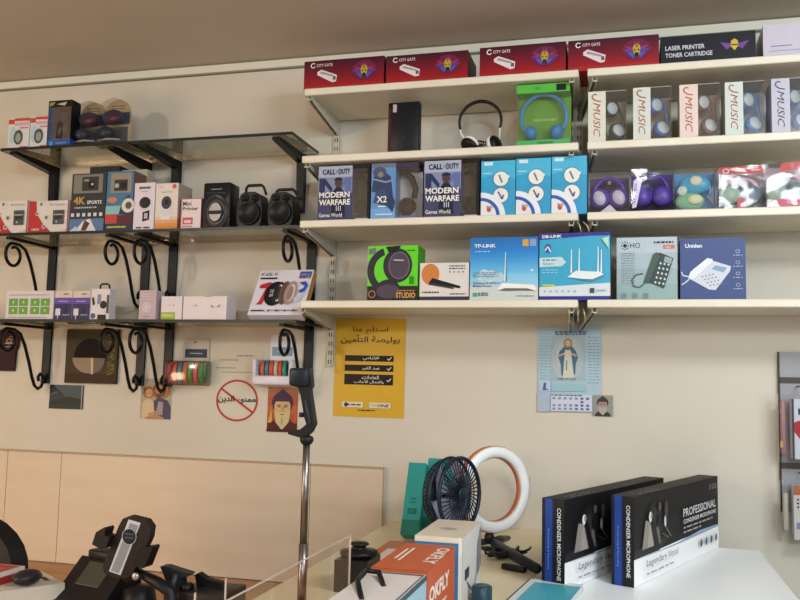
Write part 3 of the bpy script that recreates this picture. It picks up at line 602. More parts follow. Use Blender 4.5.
wp = C('c6ccd6', .4); a.poly([(.12, .36), (.20, .50), (.42, .66), (.78, .54), (.76, .46), (.54, .16), (.44, .17)], wp); a.poly([(.12, .36), (.16, .46), (.42, .68), (.50, .66), (.50, .62), (.24, .38), (.2, .34)], C('e0e4ea')); a.poly([(.54, .56), (.72, .52), (.66, .44), (.48, .50)], C('7da0b8'))
for r_ in range(4):
    for c_ in range(4): a.ell(.34+c_*.055+r_*.04, .38-r_*.05+c_*.012, .016, .013, C('7a86a0'), 8); a.l -= 1
a.l += 1; a.line([(.12, .38), (.04, .40), (.02, .46)], .02, wp); a.line([(.14, .34), (.06, .27), (.02, .25)], .02, wp)
for k in range(4): a.ring(.88, .78-k*.18, .035, .03, .01, C('a3aecb'), 12); a.bars(.81, .71-k*.18, .14, 1, C('a3aecb'), .015)
m.build('carton', t)

# ================================================================== LEFT SHELVES' GOODS
LY = -.232
for k, (p0, p1, pt, lab) in enumerate(((8, 29.3, 118.5, 'small white boxed mouse with red header at the left end of the upper shelf'), (30, 48, 117, 'small white boxed mouse with red header beside the black bluetooth box'))):
    t, W, H = place(p0, p1, pt, LZ[0], LY, 'mouse_box', lab, 'mouse box', 'boxed mice on the upper glass shelf')
    m = carton(W, .05, H, C('cfd0d2', .45)); a = front(m, W, H); a.rect(0, .82, .28, .97, C('b84236')); a.poly([(.25, .92), (1, .90), (1, 1), (.3, 1)], C('c0402f')); a.rect(.3, .76, .95, .86, C('c9a0b4')); a.ell(.22, .45, .12, .28, C('a9c4d0')); a.ell(.5, .38, .17, .24, C('4c5250')); a.ell(.5, .36, .10, .15, C('8a9690')); a.rect(.6, .04, .95, .08, C('c05048')); a.rect(.55, .66, .95, .70, C('c86a60')); m.build('carton', t)
t, W, H = place(47.5, 71, 100.5, LZ[0], LY, 'gadget_box', 'black box with a big clear window and blue bottom band, left of the blister packs', 'box')
D = .05; m = MB(); m.box(-W/2, W/2, D-.004, D, 0, H, C('3a3431')); m.box(-W/2, W/2, 0, D-.004, 0, H*.16, C('1f4f94', .4)); m.box(-W/2, W/2, 0, D-.004, H*.86, H, BLK); m.box(-W/2, -W/2+W*.14, 0, D-.004, H*.16, H*.86, C('1f4a7c', .4)); m.box(W/2-.001, W/2, 0, D-.004, H*.16, H*.86, BLK)
a = front(m, W, H); a.poly([(.05, .96), (.3, .97), (.2, .90), (.04, .88)], C('8f8a40')); a.poly([(.35, .92), (.8, .96), (.7, .88)], C('b8b0a8')); a.ell(.2, .08, .05, .05, C('3f8cd0')); a.bars(.4, .06, .45, 1, C('6f8cb8'), .04); m.build('carton', t)
m = MB(); m.lathe([(0, 0), (W*.30, .002), (W*.30, H*.3), (W*.22, H*.5), (W*.14, H*.6), (0, H*.64)], (.002, D*.5, H*.17), (0, 0, 1), C('35302f', .3), 20); m.build('gadget', t)
MB().box(-W/2+W*.14, W/2-.001, .0003, .0009, H*.16, H*.86, CLEAR).build('window', t)
for k, (pc, pt, hw_, lab) in enumerate(((91.5, 98, 13.5, 'rounded clear blister pack with a dark blue and red gadget, nearer the black box'), (116, 95, 14, 'rounded clear blister pack with a dark blue and red gadget, right end of the goods'))):
    y = LY+.02; xc = XA(pc, LZ[0]+.08, y+.045); Wd = (XA(pc+hw_, LZ[0]+.08, y)-XA(pc-hw_, LZ[0]+.08, y)); Hh = ZA(pt, xc, y)-LZ[0]
    t = thing('blister_pack', lab, 'blister pack', (xc, y, LZ[0]+.0006), 0, 'blister packs on the upper glass shelf')
    w2 = Wd/2; ol = [(-w2, 0), (w2, 0)]+[(w2*math.cos(R(q)), Hh-w2+w2*math.sin(R(q))) for q in range(0, 181, 15)]
    m = MB(); m.prism(ol, (0, .052, 0), (1, 0, 0), (0, 0, 1), .0012, C('b09a74', .5)); a = Art(m, (-w2, .052, 0), (1, 0, 0), (0, 0, 1), Wd, Hh); a.bars(.25, .86, .5, 2, C('5d4f3c'), .02, .05); a.rect(.05, .5, .95, .74, C('333c58')); a.rect(.1, .1, .9, .45, C('4b4a50')); m.build('backing_card', t)
    m = MB(); m.ball((.0, .026, Hh*.60), w2*.78, .02, Hh*.15, C('2b3858', .4)); m.ball((w2*.25, .012, Hh*.56), w2*.5, .012, Hh*.10, C('4a2434', .4)); m.ball((-w2*.35, .018, Hh*.28), w2*.55, .022, Hh*.13, C('2b3242', .4)); m.tube([(-w2*.8, .008, Hh*.12), (0, .004, Hh*.14), (w2*.8, .008, Hh*.12)], .004, C('8a8a8c', .25), 8); m.build('gadget', t)
    m = MB(); prof = [(1.0, .052), (.96, .02), (.85, .004), (0, .0)]
    ol2 = [(p[0], p[1]-Hh/2) for p in ol]; vs = []; n = len(ol2)
    for s_, yy in prof[:3]: vs += [(p[0]*s_, yy, Hh/2+p[1]*s_) for p in ol2]
    fs = [(q*n+i, q*n+(i+1) % n, (q+1)*n+(i+1) % n, (q+1)*n+i) for q in range(2) for i in range(n)]+[tuple(2*n+i for i in range(n))]
    m.add(vs, fs, BAG, False); m.build('clear_bubble', t)

# middle shelf
for p0, p1, lab in ((-8, 28, 'red and white camera box cut by the left edge, middle glass shelf'), (29, 68.5, 'red and white camera box beside the 4K sports camera box')):
    t, W, H = place(p0, p1, 201, LZ[1], LY, 'camera_box', lab, 'camera box', 'red and white camera boxes')
    m = carton(W, .07, H, C('d0cdc8', .45)); a = front(m, W, H); a.poly([(0, 0), (0, 1), (.17, 1), (.2, .6), (.36, .3), (.6, 0)], C('b02026')); a.rect(.97, 0, 1, 1, C('a81f26')); a.poly([(.62, 0), (.97, 0), (.97, .12)], C('c8b8b4'))
    for u, v, r in ((.3, .9, .07), (.21, .6, .06), (.45, .48, .085), (.4, .2, .07)): a.ell(u, v, r, r, C('d8d4d0')); a.ell(u, v, r*.7, r*.7, C('6f6a6a'))
    a.text('4K Camera', .52, .84, .07, C('6f7a80'), .38); a.rect(.62, .26, .9, .7, C('4a5052')); a.rect(.66, .42, .86, .62, C('2c2f30')); a.rect(.64, .54, .88, .58, C('9aa0a0')); a.ell(.72, .34, .03, .03, C('b0b8b8')); a.bars(.1, .08, .2, 1, C('e0b8b0'), .06); m.build('carton', t)
t, W, H = place(71, 105.5, 173.5, LZ[1], LY, 'camera_box', 'tall dark 4K SPORTS action camera box with a snow scene', 'camera box')
m = carton(W, .07, H, C('23282e', .4)); a = front(m, W, H); a.rect(0, .20, 1, 1, C('2c3339')); a.rect(.05, .66, .9, .98, C('77736e')); a.rect(.3, .70, .78, .94, C('33322f')); a.ell(.58, .80, .07, .07, C('141416')); a.ell(.6, .81, .02, .02, C('d0d0d0')); a.rect(.36, .86, .5, .9, C('8a8884'))
a.text('4K', .08, .47, .13, C('c0904a'), .34, bold=.03); a.text('SPORTS', .48, .47, .06, WHT, .42, bold=.02); a.bars(.12, .40, .65, 1, C('b0b4b8'), .025)
for k in range(6): a.rect(.03+k*.165, .26, .12+k*.165, .32, C('c9ccd0'))
a.rect(0, 0, 1, .22, C('4f6f9c')); a.poly([(.15, 0), (.4, .18), (.6, .22), (.8, 0)], C('cfd4dc')); a.poly([(.35, .02), (.45, .2), (.6, .14), (.5, .02)], C('5a3038')); a.poly([(0, .0), (.2, .1), (.3, 0)], C('b8c4d4')); m.build('carton', t)
t, W, H = place(106.2, 133, 171.5, LZ[1], LY, 'camera_box', 'blue action camera box with a surfer and a red patch', 'camera box')
m = carton(W, .075, H, C('3f6f98', .4)); a = front(m, W, H); a.rect(0, 0, 1, 1, C('3b7096')); a.rect(.14, .64, .92, .97, C('8a8378')); a.rect(.28, .67, .78, .86, C('33332f')); a.ell(.62, .76, .06, .06, C('111216')); a.ell(.38, .76, .04, .04, C('9fa8a8'))
a.rect(0, .28, 1, .42, C('7fb4b8')); a.ell(.24, .52, .09, .05, C('c87a50')); a.poly([(.5, .28), (.62, .5), (.85, .6), (1, .4), (1, .25)], C('2a3442')); a.ell(.84, .42, .12, .12, C('d0cfc8')); a.ell(.86, .42, .06, .06, C('5a4f48')); a.rect(0, .13, .45, .28, C('b83a2e')); a.rect(.45, .12, 1, .26, C('5a2030')); a.rect(0, 0, 1, .12, C('223448')); a.bars(.1, .05, .7, 1, C('c8b040'), .03)
s2 = rside(m, W, .075, H); s2.rect(0, 0, 1, 1, C('7a5a4c')); m.build('carton', t)
# cartons behind
t, W, H = place(88, 118, 166.5, LZ[1], -.135, 'black_carton', 'flat black carton peeking over the action camera boxes', 'box'); carton(W, .06, H, C('25282e')).build('carton', t)
t, W, H = place(119.5, 146, 170, LZ[1], -.12, 'white_carton', 'cream carton peeking out behind the surfer camera box', 'box'); carton(W, .05, H, C('c0b8a0')).build('carton', t)
t, W, H = place(133.8, 154.5, 183, LZ[1], LY, 'camera_box', 'narrow white camera box with black and white camera and a square code panel', 'camera box')
m = carton(W, .05, H, C('d8cfdc', .45)); a = front(m, W, H); a.bars(.22, .87, .56, 1, C('3a3640'), .05); a.bars(.36, .81, .3, 1, C('8a8690'), .015); a.ell(.5, .56, .12, .15, C('c8c4cc')); a.ell(.54, .58, .13, .12, C('1d1c22')); a.poly([(.45, .18), (.78, .22), (.78, .42), (.45, .38)], BLK); a.rect(.53, .24, .70, .36, C('b0a8b0')); a.rect(.16, .04, .42, .07, C('3a3640')); a.rect(.52, .04, .82, .07, C('3a3640')); m.build('carton', t)
t, W, H = place(155.3, 177.8, 183.5, LZ[1], LY, 'camera_box', 'white box with orange foot and a white security camera picture', 'camera box')
m = carton(W, .09, H, C('c9bcae', .45)); a = front(m, W, H)
for i, c in enumerate(('cc7a34', 'd08848', 'd4a070', 'd6bda4', 'd8cfc8')): a.rect(0, .07*i, 1, .07*i+.07 if i < 4 else 1, C(c)); a.l = 0
a.l = 1; a.ell(.82, .93, .05, .05, C('c05a38')); a.rect(.1, .92, .3, .935, C('b88a80')); a.bars(.25, .8, .5, 1, C('8a8688'), .02); a.rect(.27, .22, .7, .40, C('d9d8dc')); a.ell(.49, .5, .15, .22, C('cfcfd4')); a.ell(.50, .58, .12, .14, C('3a3c48')); a.ell(.5, .59, .05, .06, C('15161c'))
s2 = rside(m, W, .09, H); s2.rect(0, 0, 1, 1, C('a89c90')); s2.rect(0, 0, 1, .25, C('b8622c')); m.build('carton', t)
t, W, H = place(180.5, 201, 198.5, LZ[1], LY+.005, 'printer_box', 'small white and pink Mini Printer box left of the speakers', 'box')
m = carton(W, .06, H, C('b0606a', .45)); a = front(m, W, H); a.rect(.06, .02, 1, .97, C('dccfce')); a.text('Mini', .1, .76, .14, C('33303a'), .42, bold=.02); a.text('Printer', .1, .61, .12, C('33303a'), .78, bold=.02); a.rect(.12, .16, .62, .38, C('c04a5a')); a.rect(.2, .2, .54, .3, C('dcc0c4')); a.bars(.1, .08, .5, 1, C('8a5a60'), .03); m.build('carton', t)

# speakers
t, W, H = place(202.5, 230, 182.5, LZ[1], LY, 'portable_speaker', 'tall black boxy speaker with a silver cone, beside the Mini Printer box', 'speaker', 'black portable speakers'); D = .07
m = MB().bbox(-W/2, W/2, 0, D, 0, H, .006, BLKG); m.build('housing', t)
m = MB(); m.lathe([(.0, .004), (W*.10, .003), (W*.34, .010), (W*.42, -.001), (W*.46, 0), (W*.46, .006)], (0, -.0045, H*.35), (0, 1, 0), C('2a2a2e', .3), 32, 1.35, X=(1, 0, 0)); 
a = Art(m, (-W/2, -.0052, 0), (1, 0, 0), (0, 0, 1), W, H); a.ell(.5, .35, .145, .20, C('a39a98', .3), 26); a.rect(.22, .30, .78, .38, C('1c1c20')); m.build('speaker_cone', t)
m = MB(); a = front(m, W, H, -.0004); a.ring(.5, .35, .21, .27, .035, C('2c2d33', .2), 36); a.rect(.15, .76, .85, .775, C('3a3b42')); a.rect(.3, .84, .7, .86, C('8a8a90')); a.poly([(.85, .6), (.95, .75), (.95, .15), (.85, .2)], C('24252b', .2)); m.build('grille', t)
for k, (p0, p1, pt, col, lab) in enumerate(((236.5, 262, 192, '8a7d78', 'small black round-fronted speaker with carry handle and bronze cone, middle of three'), (267.5, 293, 192, '2b3036', 'small black speaker with flat carry handle and dark grille, rightmost of three'))):
    t, W, H = place(p0, p1, pt, LZ[1], LY+.005, 'portable_speaker', lab, 'speaker', 'black portable speakers'); D = .065
    ol = [(-W*.38, 0), (W*.38, 0), (W*.47, H*.14), (W*.5, H*.42), (W*.46, H*.72), (W*.36, H*.94), (W*.2, H), (-W*.2, H), (-W*.36, H*.94), (-W*.46, H*.72), (-W*.5, H*.42), (-W*.47, H*.14)]
    m = MB(); m.prism(ol, (0, 0, 0), (1, 0, 0), (0, 0, 1), D*-1 if False else -D, BLKG) if False else m.prism(ol, (0, 0, 0), (1, 0, 0), (0, 0, 1), D, BLKG)
    for i, v in enumerate(m.v): pass
    # prism extrudes along -(U x V) = +y
    m.build('housing', t, .006)
    m = MB(); m.lathe([(0, -.003), (W*.12, -.004), (W*.25, .004), (W*.34, -.004), (W*.40, -.007), (W*.43, -.001)], (0, -.001, H*.40), (0, 1, 0), C(col, .25, .3), 32)
    m.lathe([(W*.38, -.006), (W*.41, -.010), (W*.44, -.006), (W*.45, 0)], (0, -.001, H*.40), (0, 1, 0), BLKG, 32)
    if k:
        a = Art(m, (-W/2, -.006, 0), (1, 0, 0), (0, 0, 1), W, H)
        for q in range(7): a.rect(.2, .22+q*.06, .8, .235+q*.06, C('4a5258', .3)); a.l -= 1
    m.build('speaker_cone', t)
    m = MB()
    for q in (-1, 1): m.lathe([(0, -.001), (W*.10, .001), (W*.14, -.006), (W*.17, -.001)], (q*W*.20, -.001, H*.82), (0, 1, 0), C('101114', .3), 20)
    m.build('tweeters', t)
    hh = .030 if k == 0 else .016
    m = MB(); q = W*.36; m.tube([(-q, .04, H-.004), (-q*1.02, .04, H+hh*.7), (-q*.8, .04, H+hh), (q*.7, .04, H+hh), (q*.95, .04, H+hh*.75), (q*1.25, .04, H-.002)], [.004, .0045, .005, .005, .0045, .004], BLKG, 8); m.build('handle', t)

# lower shelf
t, W, H = place(6, 53.5, 291, LZ[2], LY, 'cable_box', 'long white box with eight green picture tiles', 'box')
m = carton(W, .06, H, C('cfc6cc', .45)); a = front(m, W, H); g = C('5f9a3a')
for r_ in range(2):
    for c_ in range(4): u = .06+c_*.215+(.03 if c_ > 1 else 0); v = .18+r_*.29; a.rect(u, v, u+.19, v+.26, g); a.l -= 1
a.l += 1
for r_ in range(2):
    for c_ in range(4): u = .06+c_*.215+(.03 if c_ > 1 else 0)+.095; v = .31+r_*.29; a.ell(u, v, .04, .05, C('b8cc98'), 8); a.l -= 1
a.l += 1; a.bars(.06, .84, .85, 1, C('8a8490'), .03); a.bars(.06, .06, .8, 1, C('9a94a0'), .03); m.build('carton', t)
for p0, p1, lab in ((54.5, 72.2, 'small purple and cream charger box beside the long green-tiled box'), (72.6, 90, 'small purple and cream charger box beside the hanging white pack')):
    t, W, H = place(p0, p1, 291, LZ[2], LY, 'charger_box', lab, 'charger box', 'purple charger boxes')
    m = carton(W, .05, H, C('cdbdb0', .45)); a = front(m, W, H); a.rect(0, 0, 1, .76, C('33285c')); a.rect(0, .55, 1, .76, C('54409c')); a.rect(.2, .62, .75, .65, C('a89cd0')); a.rect(.08, .14, .36, .38, C('d0ccd8')); a.line([(.22, .14), (.22, .0)], .03, C('d0ccd8')); a.poly([(.5, .2), (.6, .5), (.75, .42), (.7, .2)], C('1c2c38')); a.bars(.5, .14, .4, 1, C('8fa0c0'), .04); a.bars(.5, .86, .3, 1, C('8a7a70'), .05); m.build('carton', t)
t, W, H = place(90.6, 109.5, 289, LZ[2], LY, 'gadget_pack', 'white hanging pack with black hook tab and a webcam picture', 'gadget pack')
m = carton(W, .035, H, C('d2cdd0', .45)); a = front(m, W, H); a.ell(.68, .48, .13, .13, BLK, 16); a.rect(.35, .5, .55, .82, C('7a80a0')); a.poly([(.05, .7), (.16, .74), (.24, .5), (.12, .45)], C('2c2c33')); a.ell(.16, .12, .09, .09, C('4a4f80'), 12); a.rect(.4, .0, .85, .16, BLK); a.rect(.86, .2, .98, .8, C('4a4a44')); m.build('carton', t)
MB().tube([(-W*.2, .017, H), (-W*.2, .017, H+.012), (-W*.1, .017, H+.018), (W*.2, .017, H+.018), (W*.3, .017, H+.012), (W*.3, .017, H)], .003, BLK, 8).build('hook_tab', t)
t, W, H = place(139, 156, 290.5, LZ[2], LY, 'gadget_box', 'slim pinkish grey box with a pale round print', 'box')
m = carton(W, .05, H, C('b8a3ad', .45)); a = front(m, W, H); a.ell(.45, .42, .17, .17, C('cdbcc8'), 20); a.ring(.45, .42, .12, .12, .02, C('b8a3ad')); a.bars(.2, .85, .5, 3, C('cfc0cc'), .03, .08); a.bars(.3, .1, .4, 1, C('9a8490'), .03); m.build('carton', t)
t, W, H = place(161, 182, 296.5, LZ[2], LY, 'earbud_box', 'small white box with lime green lower corner', 'earbud box', 'white earbud boxes')
m = carton(W, .05, H, C('d6ccd0', .4)); a = front(m, W, H); a.rect(0, 0, .68, .32, C('8fa82c')); a.poly([(.05, .1), (.6, .12), (.6, .24), (.05, .26)], C('b4cc60')); a.ell(.42, .62, .02, .02, C('5a4a4c'), 8); a.ell(.6, .62, .04, .04, C('8a9aa8'), 8); m.build('carton', t)
t, W, H = place(183, 226.5, 296.5, LZ[2], LY, 'earbud_box', 'wide white earbud box with two tiny dark pictures', 'earbud box', 'white earbud boxes')
m = carton(W, .07, H, C('d8cdd0', .4)); a = front(m, W, H); a.rect(.5, .985, .65, 1, C('5a5050'))
for u, v, r in ((.30, .62, .05), (.25, .58, .03), (.66, .58, .06), (.70, .54, .04), (.84, .60, .06), (.80, .56, .04)): a.ell(u, v, r*.55, r, C('7a6f78'), 10)
m.build('carton', t)
# watch box leaning back on the upright
c0 = P(247, 319.5, -.236); c1 = P(302, 319.5, -.236)
W = c1.x-c0.x; t = thing('watch_box', 'white smart watch box with red 1 and watches forming zeros, leaning back', 'watch box', ((c0.x+c1.x)/2, -.236, LZ[2]+.0006+.03*math.sin(R(31))))
H = .178; m = MB(); th = R(-31); m.T = Matrix.Rotation(th, 4, 'X'); D = .03
m.box(-W/2, W/2, 0, D, 0, H, C('dcd8e2', .35)); a = front(m, W, H)
a.text('Kafa II', .04, .87, .07, C('3a3844'), .30, bold=.01); a.rect(.04, .79, .36, .83, C('2d2c33')); a.rect(.76, .80, .98, .96, C('4a5aa0')); a.rect(.76, .80, .98, .84, C('a04060')); a.rect(.9, .8, .98, .84, C('7aa040')); a.text('ultra', .79, .87, .04, C('b0d8d8'), .16)
a.poly([(.13, .22), (.21, .22), (.30, .70), (.24, .72), (.08, .66), (.08, .58), (.20, .58)], C('b8283c')); a.poly([(.10, .22), (.17, .22), (.23, .44)], C('c03a30'))
a.ell(.40, .46, .20, .27, C('1a1a21'), 30); a.ring(.47, .47, .12, .25, .04, C('2d2c34'), 28); a.ell(.475, .47, .06, .19, C('d9d4da'), 24); a.ell(.46, .47, .045, .16, C('33323a'), 24); a.text('10', .31, .47, .08, WHT, .06); a.text('09', .31, .38, .07, WHT, .06)
a.ell(.575, .47, .10, .26, C('6a5046'), 26); a.ell(.60, .48, .05, .15, C('4a3630'), 20); a.ell(.69, .47, .12, .26, C('a48c82'), 28); a.ell(.70, .47, .065, .19, C('d4cac6'), 22); a.ell(.685, .46, .05, .16, C('8f7a72'), 20)
a.poly([(.80, .70), (.92, .72), (.98, .62), (.94, .5), (.86, .46), (.83, .52), (.90, .57), (.92, .62), (.86, .65)], C('2f55b0')); a.poly([(.97, .5), (.88, .28), (.80, .24), (.77, .36), (.88, .42)], C('bcc4d4'))
a.rect(.05, .065, .30, .09, C('2d2c33'))
for k in range(4): a.ell(.38+.15*k, .075, .02, .025, C('2d2c33'), 8)
a.bars(.42, .07, .5, 1, C('6a6870'), .02)
s2 = rside(m, W, D, H); s2.rect(0, 0, 1, 1, C('b07a3a')); m.build('carton', t)

# ================================================================== ON THE WALL
def wall_sheet(px0, py0, px1, py1, name, label, cat, mat, t=.0008, rot=0, group=None):
    a, b = P(px0, py0), P(px1, py1); W = abs(b.x-a.x); H = abs(a.z-b.z)
    m = MB(); m.T = Matrix.Rotation(R(rot), 4, 'Y')
    m.box(-W/2, W/2, -t, -.0002, -H/2, H/2, mat)
    ar = Art(m, (-W/2, -t, -H/2), (1, 0, 0), (0, 0, 1), W, H)
    def done():
        o = m.build(name); o.location = ((a.x+b.x)/2, -.0003, (a.z+b.z)/2); return tag(o, label, cat, group)
    return m, ar, done
# yellow poster
YEL = C('cda226', .35, 0, .06, 6)
m, a, done = wall_sheet(336, 318, 404, 418.5, 'poster', 'yellow Arabic insurance poster taped under the white shelves', 'poster', YEL, .001, .3)
ink = C('3a2a14'); a.text(arabic('استلم عنا'), .5, .84, .07, ink, .50, 'c', bold=.012); a.text(arabic('بوليصة التأمين'), .5, .735, .095, ink, .84, 'c', bold=.02)
for v0, v1 in ((.56, .62), (.46, .525), (.325, .43)): a.rect(.15, v0, .84, v1, C('140d0c'))
lt = C('ddd6c8')
a.text(arabic('الإلزامي'), .52, .57, .04, lt, .23, 'c', bold=.01); a.text(arabic('ضد الغير'), .52, .47, .04, lt, .25, 'c', bold=.01); a.text(arabic('العاملات'), .52, .382, .036, lt, .24, 'c', bold=.01); a.text(arabic('والعمال الأجانب'), .5, .335, .04, lt, .42, 'c', bold=.01)
for v in (.58, .48, .365): a.line([(.755, v+.01), (.775, v-.005), (.81, v+.025)], .009, lt)
a.rect(.13, .095, .43, .15, C('d8cdb0')); a.rect(.52, .095, .82, .15, C('d8cdb0')); a.ell(.19, .122, .022, .022, C('3a2f6a')); a.bars(.22, .115, .18, 1, C('3a2f5a'), .014); a.text('my', .54, .11, .02, C('6a86b0'), .08); a.text('ONE', .63, .105, .03, C('2a2a3a'), .17, bold=.02, shear=.2); a.bars(.36, .065, .25, 1, ink, .01)
done()
# calendar
m, a, done = wall_sheet(538, 326, 601, 413, 'wall_calendar', 'pale blue wall calendar with a robed woman and a date grid', 'calendar', C('a9c0cc', .5), .003, -.4)
a.rect(.0, 0, 1, 1, C('a6c0cd')); a.bars(.03, .9, .18, 18, C('84a4b4'), .012, .035, 4); a.bars(.80, .86, .18, 16, C('7f9cae'), .012, .035, 9)
a.text('SACRED MONTH', .3, .915, .001, WHT) if False else a.bars(.28, .92, .5, 2, C('55627c'), .02, .025, 5)
a.rect(.21, .36, .76, .89, C('9fb2bd')); a.ell(.48, .62, .185, .26, C('abb9bf'), 30); a.ell(.48, .66, .13, .19, C('b9bfba'), 30)
a.poly([(.38, .42), (.37, .55), (.33, .64), (.35, .70), (.44, .77), (.54, .77), (.61, .71), (.645, .63), (.61, .56), (.60, .44), (.55, .42), (.54, .6), (.44, .6), (.43, .42)], C('3f6684'))
a.poly([(.40, .38), (.44, .72), (.53, .72), (.58, .40), (.5, .37)], C('cfc9b8')); a.poly([(.455, .60), (.475, .60), (.47, .48), (.45, .48)], C('5a8aa4')); a.line([(.34, .65), (.44, .68)], .02, C('c9a890')); a.line([(.62, .65), (.54, .68)], .02, C('c9a890')); a.ell(.485, .80, .05, .055, C('9c7a5a')); a.ell(.485, .80, .03, .038, C('d0a888'))
a.bars(.32, .375, .3, 1, C('70889a'), .02)
a.rect(.03, .24, .21, .36, C('b4c4dc')); a.poly([(.08, .25), (.1, .33), (.14, .34), (.13, .27), (.18, .25)], C('34548c')); a.rect(.22, .24, .76, .33, C('94bcc8')); a.rect(.0, .0, .2, .22, C('a8b8cc'))
a.rect(.21, .01, .86, .20, C('c9cede')); a.bars(.22, .185, .5, 1, C('5c6484'), .015)
for r_ in range(4):
    for c_ in range(7):
        if r_ == 1 and c_ != 5: continue
        a.rect(.24+c_*.088, .145-r_*.04, .285+c_*.088, .170-r_*.04, C('4a5a98' if (c_ > 4 or (r_ > 1 and c_ == 4)) else '7c86a8')); a.l -= 1
done()
def monk(a, hood, face='b99a6c', beard='bdb08c', robe='2a1a1c', sc=1, u=.5):
    a.poly([(u-.5*sc, 0), (u-.42*sc, .18*sc), (u-.2*sc, .3*sc), (u+.2*sc, .3*sc), (u+.42*sc, .18*sc), (u+.5*sc, 0)], C(robe))
    a.poly([(u-.30*sc, .50), (u-.36*sc, .66), (u-.30*sc, .80), (u, .97), (u+.30*sc, .80), (u+.36*sc, .66), (u+.30*sc, .50)], C(hood))
    a.poly([(u-.25*sc, .34), (u-.27*sc, .60), (u-.22*sc, .68), (u+.22*sc, .68), (u+.27*sc, .60), (u+.25*sc, .34), (u, .12)], C(face))
    a.poly([(u-.26*sc, .46), (u-.22*sc, .22), (u, .04), (u+.22*sc, .22), (u+.26*sc, .46), (u+.1, .42), (u, .45), (u-.1, .42)], C(beard))
    for q in (-1, 1): a.line([(u+q*.18*sc, .60), (u+q*.06*sc, .585)], .022, C('4a3020')); a.rect(min(u+q*.06*sc, u+q*.16*sc), .55, max(u+q*.06*sc, u+q*.16*sc), .565, C('2c1c14'))
    a.line([(u, .56), (u+.03*sc, .47), (u-.03*sc, .47)], .014, C('8a6a44')); a.rect(u-.07*sc, .385, u+.07*sc, .40, C('6f4038')); a.line([(u, .32), (u-.01, .16)], .015, C('8a7c5c'))
m, a, done = wall_sheet(268.5, 387, 297, 432.5, 'icon_print', 'colour print of a white-bearded monk in a purple hood on an orange ground', 'picture', C('8a3a22', .4), .001)
for i, c in enumerate(('5c1c14', '9c4a24', 'b05a30', 'a8492c', '9c5a3a')): a.rect(0, .2*i, 1, .2*i+.2, C(c)); a.l = 0
a.l = 1; a.poly([(.02, .2), (.14, .5), (.16, .2)], C('d0a040')); a.poly([(.84, .3), (.98, .6), (.98, .2)], C('c04428')); monk(a, '3d2342', 'c4a274', 'c4b484', '4a1414'); a.rect(0, 0, 1, .06, C('3c0e0c')); done()
m, a, done = wall_sheet(592.5, 395, 613, 416.5, 'icon_print', 'tiny print of a bearded monk at the corner of the calendar', 'picture', C('8f9088', .4), .0045)
monk(a, '3a3638', 'a88a7a', 'b0aaa4', '3a3430', .8); done()
m, a, done = wall_sheet(142, 378.5, 170.5, 419.5, 'icon_print', 'pale print of a haloed man holding a child, under the iron bracket', 'picture', C('b9a07c', .4), .001)
a.rect(0, 0, 1, 1, C('a99c84')); a.ell(.66, .70, .26, .22, C('9c6a30'), 20); a.poly([(.3, 0), (.36, .4), (.6, .55), (.9, .46), (1, .3), (1, 0)], C('44405c')); a.poly([(.5, .1), (.6, .44), (.75, .42), (.74, .1)], C('9a8a8c')); a.ell(.62, .74, .17, .20, C('5f3318'), 20); a.ell(.60, .72, .12, .14, C('b87f50'), 18); a.poly([(.5, .66), (.6, .54), (.7, .66), (.6, .62)], C('6a3c20')); a.ell(.26, .66, .16, .15, C('9a5a28'), 18); a.ell(.27, .64, .10, .11, C('c89468'), 16); a.poly([(.05, 0), (.08, .4), (.25, .52), (.44, .42), (.5, .0)], C('c9b490')); a.poly([(.18, .04), (.5, .12), (.8, .04), (.8, 0), (.18, 0)], C('b07a50')); a.line([(.28, .1), (.62, .2)], .06, C('b88458')); a.rect(.18, .62, .22, .64, BLK); a.rect(.3, .62, .34, .64, BLK); a.rect(.52, .74, .57, .76, BLK); a.rect(.64, .74, .69, .76, BLK); done()
m, a, done = wall_sheet(50.5, 384.5, 83, 409.5, 'landscape_print', 'small dark green landscape photo print under the square plaque', 'picture', C('2c3a3c', .3), .001)
a.rect(0, 0, 1, 1, C('26383c')); a.poly([(0, 1), (.0, .55), (.3, .7), (.5, .5), (.9, .45), (1, .6), (1, 1)], C('3f5256')); a.poly([(0, 1), (0, .6), (.2, .75), (.45, .5), (.1, 1)], C('18211f')); a.poly([(.0, .3), (.35, .42), (.6, .52), (.95, .4), (1, .2), (0, .12)], C('1c2823')); a.rect(0, 0, 1, .2, C('1c3233')); a.rect(.94, .0, .97, 1, C('9a968c')); done()
# brass plaque with disc
m, a, done = wall_sheet(69.5, 329.5, 117.5, 384, 'wall_plaque', 'square olive-brown plaque with a dark and tan round motif', 'plaque', C('3c3427', .7), .012)
a.rect(0, 0, 1, 1, C('463d29', .7)); a.rect(0, .0, 1, .18, C('402f22', .7)); a.ell(.48, .50, .34, .33, C('180f13', .8), 36); a.poly([(.16, .47)]+[(.48+.30*math.cos(R(q))*1.14, .48+.30*math.sin(R(q))) for q in range(184, 300, 8)]+[(.57, .47)], C('8f7b62')); a.poly([(.5, .47), (.52, .16), (.56, .18), (.54, .47)], C('c9b090')); a.poly([(.56, .47), (.56, .17), (.70, .24), (.76, .36), (.78, .47)], C('6a5f58')); a.rect(.74, .47, .8, .62, C('180f13', .8))
rd = random.Random(2)
for k in range(60): u = .88+rd.uniform(-.06, .06); v = rd.uniform(.15, .78); a.rect(u, v, u+.03, v+.015, C('8a742c')); a.l -= 1
a.l += 1; done()
